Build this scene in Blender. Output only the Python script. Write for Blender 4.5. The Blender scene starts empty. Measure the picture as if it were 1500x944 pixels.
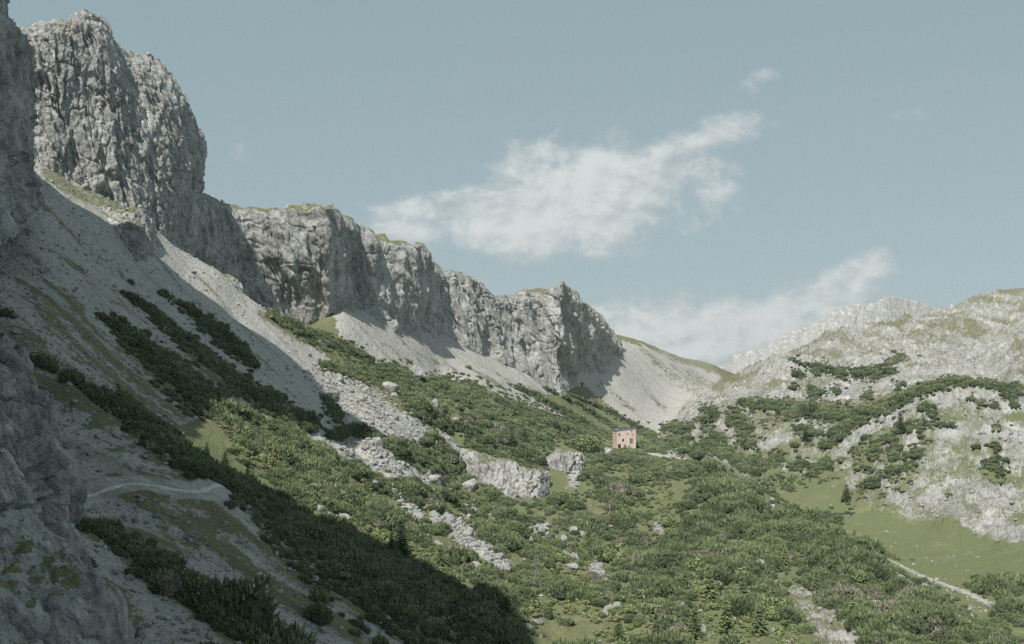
import bpy, bmesh, math, random
import numpy as np
from mathutils import Vector, Matrix, Euler
SC = bpy.context.scene
COL = SC.collection
rng = np.random.default_rng(7)
random.seed(7)
F = 1608.0; HZ = 560.0
PITCH = math.atan((HZ - 472) / F)
CP, SP = math.cos(PITCH), math.sin(PITCH)
SUN = np.array((-0.27, -0.52, 0.81)); SUN /= np.linalg.norm(SUN)

# ---------------------------------------------------------------- survey helpers
def W(px, py, D):
    """bearing and elevation of a sighted point plus its distance ahead -> world position (camera at the origin)"""
    px = np.asarray(px, float); py = np.asarray(py, float); D = np.asarray(D, float)
    X = (px - 750) / F; Y = -(py - 472) / F
    dy = CP - Y * SP; dz = SP + Y * CP
    k = D / dy
    return np.stack([X * k, D + 0 * k, dz * k], -1)
def proj(P):
    P = np.asarray(P, float)
    f = P[..., 1] * CP + P[..., 2] * SP; u = -P[..., 1] * SP + P[..., 2] * CP
    return 750 + F * P[..., 0] / f, 472 - F * u / f

# ---------------------------------------------------------------- noise
_perm = np.random.default_rng(3).permutation(256).astype(np.int32)
_perm = np.concatenate([_perm, _perm, _perm])
_g = np.random.default_rng(4).normal(size=(256, 3)); _g = (_g / np.linalg.norm(_g, axis=1)[:, None]).astype(np.float32)
def perlin(x, y, z):
    x = np.asarray(x, np.float32); y = np.asarray(y, np.float32); z = np.asarray(z, np.float32)
    xi = np.floor(x).astype(np.int32); yi = np.floor(y).astype(np.int32); zi = np.floor(z).astype(np.int32)
    xf = x - xi; yf = y - yi; zf = z - zi
    xi &= 255; yi &= 255; zi &= 255
    u = xf * xf * xf * (xf * (xf * 6 - 15) + 10); v = yf * yf * yf * (yf * (yf * 6 - 15) + 10); w = zf * zf * zf * (zf * (zf * 6 - 15) + 10)
    def gr(a, b, c):
        h = _perm[_perm[_perm[xi + a] + yi + b] + zi + c]
        g = _g[h]
        return g[..., 0] * (xf - a) + g[..., 1] * (yf - b) + g[..., 2] * (zf - c)
    def lerp(a, b, t): return a + t * (b - a)
    r = lerp(lerp(lerp(gr(0,0,0), gr(1,0,0), u), lerp(gr(0,1,0), gr(1,1,0), u), v),
             lerp(lerp(gr(0,0,1), gr(1,0,1), u), lerp(gr(0,1,1), gr(1,1,1), u), v), w)
    return r * 1.6
def fbm(P, freq, octv=4, gain=0.5, seed=0, kind='f', st=(1, 1, 1)):
    x = P[..., 0] * st[0] + seed * 17.3; y = P[..., 1] * st[1] - seed * 9.1; z = P[..., 2] * st[2] + seed * 5.7
    s = 0; a = 1.0; t = 0; f = freq
    for i in range(octv):
        n = perlin(x * f + i * 3.7, y * f - i * 1.9, z * f + i * 7.1)
        if kind == 'r': n = 1 - 2 * np.abs(n)
        elif kind == 'b': n = 2 * np.abs(n) - 0.6
        s = s + a * n; t += a; a *= gain; f *= 2.07
    return s / t
_hv = np.random.default_rng(11).uniform(-1, 1, 256).astype(np.float32)
def facet(x, y, z):
    """value noise interpolated linearly inside tetrahedra: flat facets with sharp creases, like jointed limestone"""
    x, y, z = 0.86 * x + 0.43 * y + 0.27 * z, -0.48 * x + 0.83 * y + 0.29 * z, -0.10 * x - 0.38 * y + 0.92 * z
    xi = np.floor(x).astype(np.int32); yi = np.floor(y).astype(np.int32); zi = np.floor(z).astype(np.int32)
    f = np.stack([x - xi, y - yi, z - zi], -1).astype(np.float32)
    o = np.argsort(-f, axis=-1); s = np.take_along_axis(f, o, -1)
    xi &= 255; yi &= 255; zi &= 255
    eye = np.eye(3, dtype=np.int32)
    c1 = eye[o[..., 0]]; c2 = c1 + eye[o[..., 1]]
    def hv(c): return _hv[_perm[_perm[_perm[xi + c[..., 0]] + yi + c[..., 1]] + zi + c[..., 2]]]
    z0 = np.zeros(3, np.int32); z1 = np.ones(3, np.int32)
    return hv(z0) * (1 - s[..., 0]) + hv(c1) * (s[..., 0] - s[..., 1]) + hv(c2) * (s[..., 1] - s[..., 2]) + hv(z1) * s[..., 2]
def ffbm(P, freq, octv=4, gain=0.5, seed=0, st=(1, 1, 1)):
    x = P[..., 0] * st[0] + seed * 17.3; y = P[..., 1] * st[1] - seed * 9.1; z = P[..., 2] * st[2] + seed * 5.7
    s = 0; a = 1.0; t = 0; f = freq
    for i in range(octv):
        s = s + a * facet(x * f + i * 3.7, y * f - i * 1.9, z * f + i * 7.1); t += a; a *= gain; f *= 2.13
    return s / t
def blur(m, n=2, k=1):
    for _ in range(n):
        for ax in (0, 1): m = (np.roll(m, k, ax) + 2 * m + np.roll(m, -k, ax)) / 4
    return m
def sstep(a, b, x):
    t = np.clip((x - a) / (b - a), 0, 1); return t * t * (3 - 2 * t)

# ---------------------------------------------------------------- mesh helpers
def link(name, me, parent=None):
    o = bpy.data.objects.new(name, me); COL.objects.link(o)
    if parent is not None: o.parent = parent
    return o
def np_mesh(name, V, quads=None, tris=None, smooth=True):
    me = bpy.data.meshes.new(name)
    V = np.asarray(V, np.float32).reshape(-1, 3)
    me.vertices.add(len(V)); me.vertices.foreach_set('co', V.ravel())
    parts = []; starts = []; n = 0
    if tris is not None and len(tris):
        parts.append(np.asarray(tris, np.int32).ravel()); starts.append(np.arange(len(tris)) * 3); n = len(tris) * 3
    if quads is not None and len(quads):
        parts.append(np.asarray(quads, np.int32).ravel()); starts.append(n + np.arange(len(quads)) * 4)
    idx = np.concatenate(parts); st = np.concatenate(starts).astype(np.int32)
    me.loops.add(len(idx)); me.loops.foreach_set('vertex_index', idx)
    me.polygons.add(len(st)); me.polygons.foreach_set('loop_start', st)
    me.update(calc_edges=True)
    me.polygons.foreach_set('use_smooth', np.full(len(st), smooth, dtype=bool))
    me.update()
    return me
def grid_quads(nr, nc):
    i = np.arange(nr * nc, dtype=np.int32).reshape(nr, nc)
    return np.stack([i[:-1, :-1], i[:-1, 1:], i[1:, 1:], i[1:, :-1]], -1).reshape(-1, 4)
def vattr(me, name, val):
    a = me.attributes.new(name, 'FLOAT', 'POINT'); a.data.foreach_set('value', np.asarray(val, np.float32).ravel())
def tag(o, label=None, cat=None, group=None, kind=None):
    for k, v in (('label', label), ('category', cat), ('group', group), ('kind', kind)):
        if v: o[k] = v
    return o
def catmull(n_in, n_out, pos=None):
    """dense interpolation matrix n_out x n_in"""
    t = np.linspace(0, n_in - 1, n_out) if pos is None else np.asarray(pos)
    n_out = len(t)
    i = np.clip(np.floor(t).astype(int), 0, max(n_in - 2, 0)); f = t - i
    M = np.zeros((n_out, n_in)); r = np.arange(n_out)
    c = [-.5*f+f*f-.5*f**3, 1-2.5*f*f+1.5*f**3, .5*f+2*f*f-1.5*f**3, -.5*f*f+.5*f**3]
    for k in range(4):
        np.add.at(M, (r, np.clip(i - 1 + k, 0, n_in - 1)), c[k])
    return M

# ---------------------------------------------------------------- strokes (where a kind of cover grows), given as survey polylines
def stroke(px, py, pts, w=None):
    """distance to a polyline divided by the local half width; pts: (px, py, half_width)"""
    best = np.full(px.shape, 1e9, np.float32)
    pts = [tuple(p) if len(p) == 3 else (p[0], p[1], w) for p in pts]
    if len(pts) == 1: pts = pts * 2
    for (x0, y0, w0), (x1, y1, w1) in zip(pts[:-1], pts[1:]):
        m = max(w0, w1) * 2.2
        sel = (px > min(x0, x1) - m) & (px < max(x0, x1) + m) & (py > min(y0, y1) - m) & (py < max(y0, y1) + m)
        if not sel.any(): continue
        X = px[sel]; Y = py[sel]
        dx, dy = x1 - x0, y1 - y0; L = dx * dx + dy * dy
        t = np.clip(((X - x0) * dx + (Y - y0) * dy) / L, 0, 1) if L > 0 else np.zeros_like(X)
        d = np.hypot(X - x0 - t * dx, Y - y0 - t * dy) / (w0 + t * (w1 - w0))
        best[sel] = np.minimum(best[sel], d)
    return best
def inpoly(px, py, poly):
    r = np.zeros(px.shape, bool); n = len(poly)
    for k in range(n):
        x0, y0 = poly[k]; x1, y1 = poly[(k + 1) % n]
        if y0 == y1: continue
        c = ((y0 > py) != (y1 > py)) & (px < (x1 - x0) * (py - y0) / (y1 - y0) + x0)
        r ^= c
    return r
# ---------------------------------------------------------------- ground: one sheet, polar grid about the path where the photographer stands
CTRL = """
0,497,185 60,520,183 117,555,180 213,630,178 333,716,175 417,788,168 500,848,160 633,946,155
0,475,205 117,545,205 213,622,203 333,700,200 417,755,196 500,800,192 560,835,188 607,850,186 660,880,180 733,915,172 783,960,165
100,736,140 193,710,152 260,720,155 333,724,165 200,650,168 100,650,160 60,560,176 400,850,145 300,800,143 200,790,135 300,944,110 450,944,128 130,800,122 120,900,108 0,944,85 0,800,100 40,680,135
500,776,215 607,819,215 660,846,205 733,880,195
0,380,260 150,490,260 313,605,255 400,665,250 480,725,240 560,765,240 620,800,235
60,310,300 200,420,325 330,500,330 450,590,330 560,650,330
35,250,338 110,305,338 203,378,345 283,428,360 347,472,370 433,528,380 493,592,370
35,228,349 80,258,352 130,285,358 175,307,365 213,325,376 240,345,393 283,378,400 320,398,405 377,445,415 433,475,430 500,512,455 550,533,490
300,430,445 400,490,470 350,465,460
340,445,490 430,486,510
500,450,528 565,482,565 620,492,615 690,510,700 735,530,725 770,545,735 825,563,762 850,543,810 900,525,890
617,552,540 700,564,590 783,599,640 867,630,690 930,645,720 560,510,520 640,540,600
912,512,960 940,503,1050 985,520,1150 1040,533,1280 1078,548,1400
900,540,1300 1000,565,1500 1100,600,1700
940,560,900 980,590,900 1000,560,1000 1040,565,1100 960,635,780 1000,606,850 870,600,780 830,582,750 800,570,735
590,655,350 640,600,440 560,570,430 700,600,520 760,640,500 830,650,550 880,650,585 650,640,420 700,652,425 745,668,428 780,680,430 680,692,402 700,709,397 745,725,394 780,726,396 800,728,400
620,720,320 560,750,280 680,790,270 700,740,370 740,745,372 790,745,378 815,738,395 860,700,430 840,680,470
800,800,300 750,850,235 850,944,170 800,880,212 900,760,390 900,700,480 913,657,598 895,658,592 935,659,600 950,655,650 985,665,530 1000,680,490
960,705,440 1000,760,370 1000,850,250 1000,944,170 1083,703,440 1120,724,415 1160,741,385 1200,781,345 1247,794,318 1283,818,292 1333,861,260 1400,901,230 1467,938,210 1520,970,195
1100,800,310 1100,900,215 1200,850,262 1200,944,185 1300,944,195 1300,900,222
1120,740,450 1167,765,425 1210,790,385 1247,820,360 1290,840,330 1333,885,300 1400,925,265 1467,970,240
1200,730,470 1250,770,430 1300,823,355 1367,852,328 1417,872,308 1467,892,290 1400,830,350 1450,800,372 1500,865,305 1500,780,370 1350,780,410 1200,690,505 1250,700,480
1300,690,470 1400,700,440 1500,700,430 1300,640,510 1400,620,490 1500,620,480 1200,640,560 1100,660,580 1060,660,600 1020,650,640 985,640,690
1030,615,720 1060,602,690 1127,596,660 1200,604,610 1283,600,570 1353,568,545 1400,557,540 1450,564,530 1500,573,520 1600,585,510
1060,590,760 1130,592,730 1200,600,690 1283,597,650 1400,580,610 1500,592,580
1400,555,760 1460,562,720 1320,580,720
1157,527,880 1233,547,840 1323,520,880 1250,580,745 1150,572,800 1100,580,800 1037,582,850
1077,553,950 1100,543,980 1167,516,1020 1217,488,1060 1267,480,1090 1333,468,1130 1384,457,1160 1417,458,1120
1427,438,1300 1460,428,1300 1500,426,1300 1397,453,1300 1600,420,1300 1800,430,1300 1300,480,1350 1217,530,1350 1100,570,1300
1400,500,960 1460,500,1000 1440,545,770 1500,503,770 1600,470,780 1800,480,800 1800,700,430 1800,850,300 1700,585,520
1500,480,1000 1470,455,1150
-300,170,260 -300,290,210 -300,420,150 -300,620,100 -300,100,330 -300,80,500
1460,470,1800 1800,470,1800 700,600,1500 300,520,900 0,500,900 -300,500,900
"""
cp = np.array([[float(v) for v in s.split(',')] for s in CTRL.split()])
cw = W(cp[:, 0], cp[:, 1], cp[:, 2])
ca = cw[:, 0] / cw[:, 1]; cr = np.log(cw[:, 1]); cz = cw[:, 2] / cw[:, 1]
ea, er, ez = [], [], []
for a in (-0.9, -0.45, 0, 0.45, 0.9):
    for D, z in ((5, -3 - 1.2 * a), (12, -6 - 3 * a), (22, -9.5 - 6 * a), (40, -17 - 12 * a), (60, -26 - 14 * a)):
        ea.append(a); er.append(math.log(D)); ez.append(z / D)
    for D, py in ((2400, 590), (5000, 575)):
        ea.append(a); er.append(math.log(D)); ez.append((560 - py) / F)
ca = np.concatenate([ca, ea]); cr = np.concatenate([cr, er]); cz = np.concatenate([cz, ez])
KR = 0.32
def _ker(d2): return 0.5 * d2 * np.log(d2 + 1e-12)
N = len(ca)
A = np.zeros((N + 3, N + 3))
A[:N, :N] = _ker((ca[:, None] - ca) ** 2 + KR * KR * (cr[:, None] - cr) ** 2) + np.eye(N) * 2e-5
A[:N, N:] = np.stack([np.ones(N), ca, cr * KR], 1); A[N:, :N] = A[:N, N:].T
sol = np.linalg.solve(A, np.concatenate([cz, np.zeros(3)]))
def tps(a, r):
    out = np.zeros(a.shape)
    for k in range(0, N):
        out += sol[k] * _ker((a - ca[k]) ** 2 + KR * KR * (r - cr[k]) ** 2)
    return out + sol[N] + sol[N + 1] * a + sol[N + 2] * r * KR
QUAL = 1.0
da = 1.35 / F / QUAL
inner = np.arange(-0.49, 0.49, da)
outr = 0.49 + np.cumsum(np.linspace(da * 1.2, 0.011, 75))
AC = np.concatenate([-outr[::-1], inner, outr]).astype(np.float64)
RC = np.concatenate([np.linspace(math.log(5), math.log(62), 50, endpoint=False),
                     np.arange(math.log(62), math.log(1450), 0.0041 / QUAL), np.linspace(math.log(1455), math.log(5200), 60)])
def sub(n, s=4): return np.unique(np.append(np.arange(0, n, s), n - 1))
# coarse evaluation, then smooth upsampling
sa, sr = sub(len(AC)), sub(len(RC))
Zc = tps(np.broadcast_to(AC[sa][None, :], (len(sr), len(sa))), np.broadcast_to(RC[sr][:, None], (len(sr), len(sa))))
pa = np.interp(np.arange(len(AC)), sa, np.arange(len(sa))); pr = np.interp(np.arange(len(RC)), sr, np.arange(len(sr)))
Wg = catmull(len(sr), 0, pr) @ Zc @ catmull(len(sa), 0, pa).T
Yg = np.exp(RC)[:, None] * np.ones(len(AC)); Xg = AC[None, :] * Yg; Zg = Wg * Yg
G0 = np.stack([Xg, Yg, Zg], -1)                      # undisplaced ground
GPX, GPY = proj(G0)
GPX = GPX.astype(np.float32); GPY = GPY.astype(np.float32)
def first_hit(px, py, Zs=None):
    """where the sight line (px, py) first meets the ground -> fractional (row, col) and position"""
    P = G0 if Zs is None else np.stack([Xg, Yg, Zs], -1)
    a = (W(px, py, 100.)[0]) / 100.
    c = np.interp(a, AC, np.arange(len(AC))); c0 = int(min(c, len(AC) - 2)); f = c - c0
    col = P[:, c0] * (1 - f) + P[:, c0 + 1] * f
    pyc = proj(col)[1]
    r0 = 30
    k = np.nonzero(pyc[r0:] <= py)[0]
    if not len(k): return None
    k = k[0] + r0
    t = (pyc[k - 1] - py) / max(pyc[k - 1] - pyc[k], 1e-6); t = min(max(t, 0), 1)
    return k - 1 + t, c, col[k - 1] * (1 - t) + col[k] * t
PINE = [
 [(143, 464, 2), (165, 477, 5), (200, 505, 9), (250, 545, 14), (300, 583, 16), (328, 602, 9)], [(333, 596, 4), (393, 625, 5), (440, 652, 6), (480, 668, 6)],
 [(180, 432, 1.5), (215, 452, 3), (245, 480, 5), (280, 507, 6), (320, 540, 6), (360, 570, 8), (410, 602, 10), (455, 625, 7)],
 [(235, 430, 1.5), (262, 446, 3), (290, 466, 6), (320, 492, 7), (345, 513, 6), (370, 535, 3)],
 [(60, 532, 2), (110, 560, 3), (150, 590, 5), (180, 608, 8), (215, 632, 9), (250, 655, 9), (300, 694, 9), (333, 710, 9), (370, 730, 12), (417, 764, 18), (470, 803, 26), (520, 829, 33), (580, 866, 36), (640, 898, 38), (700, 926, 32), (760, 945, 22)],
 [(123, 774, 3), (150, 784, 7), (187, 802, 10), (220, 830, 12), (250, 852, 12), (290, 878, 14), (330, 912, 12), (400, 955, 10)],
 [(338, 625, 10), (380, 655, 18), (430, 688, 22), (480, 713, 20), (530, 743, 16), (570, 766, 12), (610, 790, 8)],
 [(415, 640, 6), (450, 662, 8), (480, 684, 9), (520, 695, 9), (560, 712, 10), (600, 733, 9)], [(400, 700, 6), (450, 735, 8), (500, 750, 7)],
 [(570, 653, 8), (620, 668, 14), (655, 692, 12), (640, 648, 8), (590, 642, 4)], [(600, 715, 8), (640, 737, 10), (680, 728, 14), (720, 745, 18), (760, 762, 20), (700, 703, 8), (660, 715, 8)], [(480, 640, 3), (520, 632, 5), (560, 645, 4)],
 [(470, 536, 4), (500, 541, 7), (540, 552, 9)], [(395, 463, 3), (430, 480, 5), (470, 497, 6), (510, 512, 6), (545, 528, 4)], [(562, 540, 8), (585, 552, 11), (603, 572, 12), (590, 545, 6)], [(612, 592, 10), (635, 612, 13), (655, 630, 7), (618, 570, 6)], [(638, 562, 9), (690, 583, 14), (720, 600, 16), (760, 620, 17), (800, 642, 10)], [(500, 575, 3), (480, 590, 5), (492, 612, 6)],
 [(690, 640, 14), (735, 655, 18), (765, 640, 16), (775, 675, 12), (720, 630, 14), (785, 615, 12), (670, 625, 7)], [(685, 612, 8), (740, 615, 10)], [(648, 652, 4), (668, 688, 5), (695, 716, 6), (735, 737, 7)], [(700, 662, 3), (730, 668, 4), (770, 682, 5)],
 [(850, 648, 8), (880, 668, 9), (905, 672, 8)], [(918, 668, 7), (945, 676, 9), (962, 683, 9)], [(860, 692, 12), (890, 712, 14), (915, 735, 18), (870, 730, 14), (840, 745, 12)], [(900, 762, 20), (935, 792, 22), (880, 790, 18), (860, 765, 14)], [(928, 700, 6), (940, 705, 6)],
 [(1000, 690, 14), (1050, 705, 16), (1090, 725, 16), (1130, 755, 14), (1170, 775, 12), (1010, 735, 20), (1060, 765, 24), (1110, 785, 22), (1160, 805, 22)], [(1150, 752, 8), (1200, 787, 8), (1245, 805, 12), (1290, 840, 14), (1340, 875, 14), (1400, 912, 14), (1465, 948, 14)], [(1200, 825, 18), (1250, 850, 18), (1290, 880, 18), (1340, 910, 20), (1400, 940, 18)], [(1255, 875, 14), (1250, 905, 14), (1210, 840, 10)],
 [(720, 790, 16), (760, 800, 14), (800, 810, 14), (770, 780, 12), (830, 805, 10), (735, 770, 10), (790, 760, 14)], [(740, 850, 10), (790, 860, 14), (850, 875, 10), (760, 835, 10), (810, 840, 12)], [(950, 830, 22), (990, 800, 20), (1000, 850, 16), (940, 860, 14)], [(990, 870, 12), (1030, 800, 10)], [(1100, 815, 10), (1150, 835, 10)],
 # right-hand hills
 [(1157, 527, 2), (1187, 535, 4), (1233, 545, 6), (1262, 547, 7), (1290, 541, 6), (1323, 522, 4)], [(1285, 550, 5), (1305, 545, 5)], [(1163, 568, 5)], [(1172, 550, 5), (1166, 544, 4)], [(1192, 578, 7), (1205, 576, 4)], [(1187, 566, 4)], [(1225, 572, 5)], [(1197, 547, 5)], [(1272, 580, 6)], [(1240, 567, 2)], [(1315, 568, 4), (1322, 565, 3)],
 [(1085, 591, 4), (1105, 593, 6), (1130, 594, 7), (1160, 602, 8), (1200, 607, 9), (1240, 608, 9), (1280, 604, 8), (1310, 592, 8), (1340, 577, 6), (1370, 566, 5), (1400, 559, 5), (1440, 563, 4), (1500, 574, 3)],
 [(1075, 612, 10), (1088, 625, 8)], [(1090, 640, 10), (1098, 650, 7)], [(978, 628, 5), (1005, 628, 7), (1014, 624, 4)], [(985, 648, 7), (1005, 645, 4)], [(965, 652, 5), (975, 655, 5)], [(1032, 602, 5), (1045, 600, 4)], [(1030, 616, 6), (1050, 610, 5)], [(1245, 622, 8), (1228, 636, 9), (1212, 652, 6)], [(1210, 605, 9), (1260, 612, 8)], [(1182, 632, 10), (1170, 630, 5)],
 [(1022, 660, 7), (1040, 650, 8), (1058, 660, 9), (1075, 672, 6)], [(1060, 645, 5), (1045, 638, 4)], [(1090, 682, 8), (1112, 676, 7), (1106, 692, 9), (1136, 672, 7), (1150, 668, 4)], [(1120, 712, 9), (1142, 698, 6)], [(1155, 712, 8), (1165, 690, 4)], [(1172, 680, 6), (1160, 684, 5)], [(1165, 655, 4)], [(1190, 698, 9), (1203, 688, 7), (1213, 677, 4)], [(1182, 702, 5)],
 [(1282, 662, 11)], [(1304, 645, 8), (1308, 666, 10)], [(1342, 665, 9), (1328, 668, 5)], [(1318, 627, 5), (1350, 626, 6), (1380, 622, 4), (1395, 621, 4)], [(1350, 646, 4), (1360, 647, 4)], [(1365, 607, 4)], [(1355, 596, 5)], [(1262, 713, 6), (1290, 701, 11), (1320, 692, 10), (1336, 682, 6)], [(1335, 707, 4)], [(1313, 718, 4), (1326, 718, 4)], [(1292, 727, 7)], [(1265, 723, 4)], [(1248, 731, 6)], [(1225, 760, 9), (1205, 764, 7), (1241, 752, 5), (1185, 758, 4)], [(1257, 682, 5), (1257, 690, 4)], [(1256, 661, 5)], [(1232, 675, 4)], [(1272, 688, 5)], [(1208, 680, 5)],
 [(1452, 683, 9), (1463, 693, 8), (1446, 676, 4)], [(1457, 655, 6)], [(1431, 655, 3.5)], [(1460, 627, 4)], [(1435, 595, 3.5)], [(1456, 594, 4)], [(1486, 594, 4)], [(1470, 580, 3), (1484, 583, 4)], [(1423, 583, 2.5)], [(1389, 724, 3)],
 [(1433, 858, 8), (1460, 863, 10), (1490, 861, 10)], [(1478, 888, 11), (1492, 910, 12)], [(1438, 915, 6), (1465, 922, 9)],
 [(756, 568, 2), (790, 583, 3.5), (830, 607, 4), (872, 630, 3), (896, 640, 3)], [(796, 568, 1.5), (852, 594, 3), (898, 626, 3)], [(824, 574, 1.2), (874, 594, 2.2), (900, 606, 3), (952, 638, 4)], [(815, 625, 10), (850, 637, 9), (868, 642, 6), (785, 612, 8)], [(940, 655, 4), (958, 662, 5)], [(1000, 660, 5)],
]
LEAFY = [
 [(330, 630, 6), (380, 680, 8), (440, 715, 8), (500, 755, 8), (560, 785, 10), (610, 810, 12), (650, 830, 10)], [(780, 890, 12), (830, 880, 14), (880, 900, 16), (940, 890, 18), (980, 930, 16), (900, 930, 16)], [(1020, 840, 14), (1050, 870, 22), (1090, 840, 12), (1020, 910, 22), (1080, 920, 22), (1130, 900, 18), (1150, 935, 16), (1110, 870, 14)],
 [(950, 700, 8), (975, 720, 8), (960, 750, 8), (985, 765, 8)], [(880, 830, 14), (910, 815, 10), (840, 850, 12)], [(1180, 820, 8), (1220, 815, 6), (1270, 860, 8)], [(670, 800, 8), (700, 830, 10), (740, 825, 8)], [(600, 625, 5), (660, 600, 6), (640, 575, 5)], [(855, 655, 8), (870, 650, 7), (920, 690, 6)],
 [(720, 660, 6), (700, 625, 6), (750, 690, 5)], [(500, 690, 8), (540, 720, 8), (580, 700, 6)], [(930, 745, 10), (860, 790, 8), (800, 830, 8)], [(330, 712, 5), (365, 710, 5)], [(430, 810, 8), (520, 850, 10), (600, 895, 12), (660, 925, 14)],
]
def smax(lst, x, y):
    m = np.full(x.shape, 9.0, np.float32)
    for l in lst: m = np.minimum(m, stroke(x, y, l))
    return m
# ---------------------------------------------------------------- ground cover: where scree, bare rock, grass and paths lie
px, py = GPX, GPY
Dg = Yg.astype(np.float32)
nzA = fbm(G0, 1 / 9.0, 4, seed=1).astype(np.float32)
nzB = fbm(G0, 1 / 30.0, 3, seed=2).astype(np.float32)
nzC = fbm(G0, 1 / 2.5, 3, seed=3).astype(np.float32)
wx = px + (nzA * 7 + nzC * 4) ; wy = py + (nzB * 6 - nzC * 4)        # ragged borders
def soft(poly, w=6):
    m = inpoly(wx, wy, poly).astype(np.float32)
    return m
def lines(lst, lo=1.15, hi=0.75):
    m = np.zeros(px.shape, np.float32)
    for l in lst: m = np.maximum(m, sstep(lo, hi, stroke(wx, wy, l)).astype(np.float32))
    return m
SCREE = [
 [(-500, -100), (35, 205), (240, 330), (430, 480), (505, 545), (592, 650), (560, 690), (470, 662), (330, 612), (214, 632), (60, 520), (-500, 480)],
 [(480, 430), (560, 470), (650, 490), (740, 520), (825, 555), (850, 530), (912, 500), (985, 515), (1040, 528), (1062, 560), (1003, 603), (962, 638), (925, 640), (880, 630), (790, 600), (700, 564), (617, 551), (550, 531), (500, 500)],
 [(-500, 480), (60, 520), (213, 630), (333, 716), (417, 790), (500, 850), (640, 950), (640, 1100), (-500, 1100)],
]
TALUS = [   # blocky stone fields between the shrubs
 [(455, 545, 12), (500, 570, 20), (540, 600, 26), (580, 625, 24), (620, 640, 14)], [(540, 650, 14), (560, 670, 18), (580, 690, 14), (600, 700, 12)],
 [(640, 755, 8), (665, 775, 14), (690, 790, 16), (715, 815, 12), (735, 830, 10)], [(560, 700, 5), (600, 745, 6), (640, 770, 7)], [(400, 700, 4), (470, 745, 6), (500, 765, 5)],
 [(500, 660, 6), (530, 680, 8), (560, 700, 8)], [(610, 705, 8), (640, 700, 8)], [(780, 770, 5), (800, 775, 5)], [(870, 838, 6), (882, 848, 8)], [(965, 775, 8)],
 [(840, 700, 10), (850, 680, 9)], [(1110, 735, 5), (1130, 750, 5)], [(1165, 870, 18), (1200, 905, 28), (1230, 935, 26)], [(1112, 842, 12)], [(1275, 880, 8), (1290, 900, 6)],
 [(975, 670, 6), (990, 672, 8)], [(830, 820, 4), (838, 825, 5)], [(890, 895, 4), (910, 905, 4)], [(1000, 890, 5)],
 [(1300, 842, 3), (1330, 862, 4), (1345, 872, 3)], [(1375, 893, 3), (1400, 912, 4)],
]
KARST = [[(960, 650), (1000, 600), (1060, 560), (1140, 500), (1240, 470), (1400, 430), (1900, 400), (1900, 800), (1500, 800), (1440, 790), (1400, 770), (1340, 760), (1290, 745), (1250, 740), (1230, 705), (1200, 690), (1170, 700), (1120, 720), (1080, 700), (1030, 690), (980, 665)]]
MEADOW = [[(1165, 735), (1180, 705), (1216, 690), (1230, 720), (1250, 745), (1290, 760), (1340, 780), (1400, 790), (1440, 800), (1520, 825), (1900, 860), (1900, 990), (1460, 945), (1330, 865), (1247, 800)],
          [(840, 560), (860, 570), (900, 600), (960, 640), (900, 640), (850, 615), (790, 585)]]
TURF_HI = [[(1203, 498, 6), (1220, 489, 5), (1240, 493, 6)], [(1265, 483, 4), (1300, 477, 5), (1335, 470, 5)], [(1235, 503, 3), (1280, 510, 3), (1310, 508, 3)], [(1345, 487, 6), (1370, 474, 8), (1400, 470, 10), (1430, 480, 10)], [(1400, 492, 8), (1425, 490, 10), (1445, 477, 8)], [(1378, 499, 4), (1402, 501, 4)],
 [(1220, 525, 4), (1250, 532, 4)], [(1480, 457, 5), (1500, 451, 6)], [(1400, 447, 4), (1440, 437, 4), (1480, 442, 6)], [(1340, 506, 3), (1358, 511, 4)], [(1130, 572, 5), (1152, 561, 5)], [(1490, 502, 5), (1500, 522, 7)], [(1478, 550, 5), (1500, 553, 5)], [(1105, 548, 6), (1130, 535, 5), (1155, 527, 5)], [(1290, 498, 3), (1330, 492, 3)],
 [(1368, 636, 5), (1368, 670, 7), (1365, 705, 7)], [(1395, 655, 8), (1440, 622, 8), (1495, 612, 7)], [(1385, 664, 5), (1425, 673, 6)], [(1395, 716, 6), (1440, 716, 7), (1472, 726, 7)], [(1375, 716, 9), (1340, 732, 9)], [(1450, 750, 7), (1495, 765, 8)], [(1310, 742, 9), (1360, 748, 9)], [(1480, 690, 8), (1500, 720, 8)], [(1400, 580, 5), (1440, 577, 5), (1500, 583, 5)], [(1280, 640, 6), (1300, 628, 6)], [(1410, 740, 6), (1440, 770, 7)], [(1330, 610, 4), (1390, 600, 5)]]
GRASSLINES = [[(320, 625, 8), (360, 670, 10), (400, 700, 10), (440, 720, 10), (500, 765, 10), (560, 790, 12), (610, 815, 14), (690, 850, 10), (760, 885, 12), (830, 905, 12), (890, 925, 12)],
              [(70, 258, 8), (110, 282, 10), (150, 296, 10), (190, 306, 9)], [(380, 462, 5), (430, 490, 7), (470, 505, 7)], [(430, 470, 6), (480, 495, 7), (540, 525, 6)], [(990, 700, 10), (970, 740, 10), (955, 770, 8)],
              [(780, 720, 12), (800, 735, 8)], [(555, 570, 10), (590, 600, 10), (610, 610, 6)], [(650, 640, 5), (660, 670, 5)],
              [(0, 478, 10), (60, 515, 9), (117, 550, 6), (213, 628, 5), (270, 668, 6)], [(110, 772, 5), (160, 798, 6), (220, 840, 7), (290, 890, 8), (360, 940, 8)],
              [(985, 522, 7), (1035, 535, 8), (1075, 550, 10), (1050, 570, 10)], [(935, 500, 3), (985, 521, 4), (1040, 540, 7)],
              [(770, 570, 5), (830, 600, 8), (890, 630, 7)], [(690, 540, 3), (740, 570, 4)]]
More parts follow.
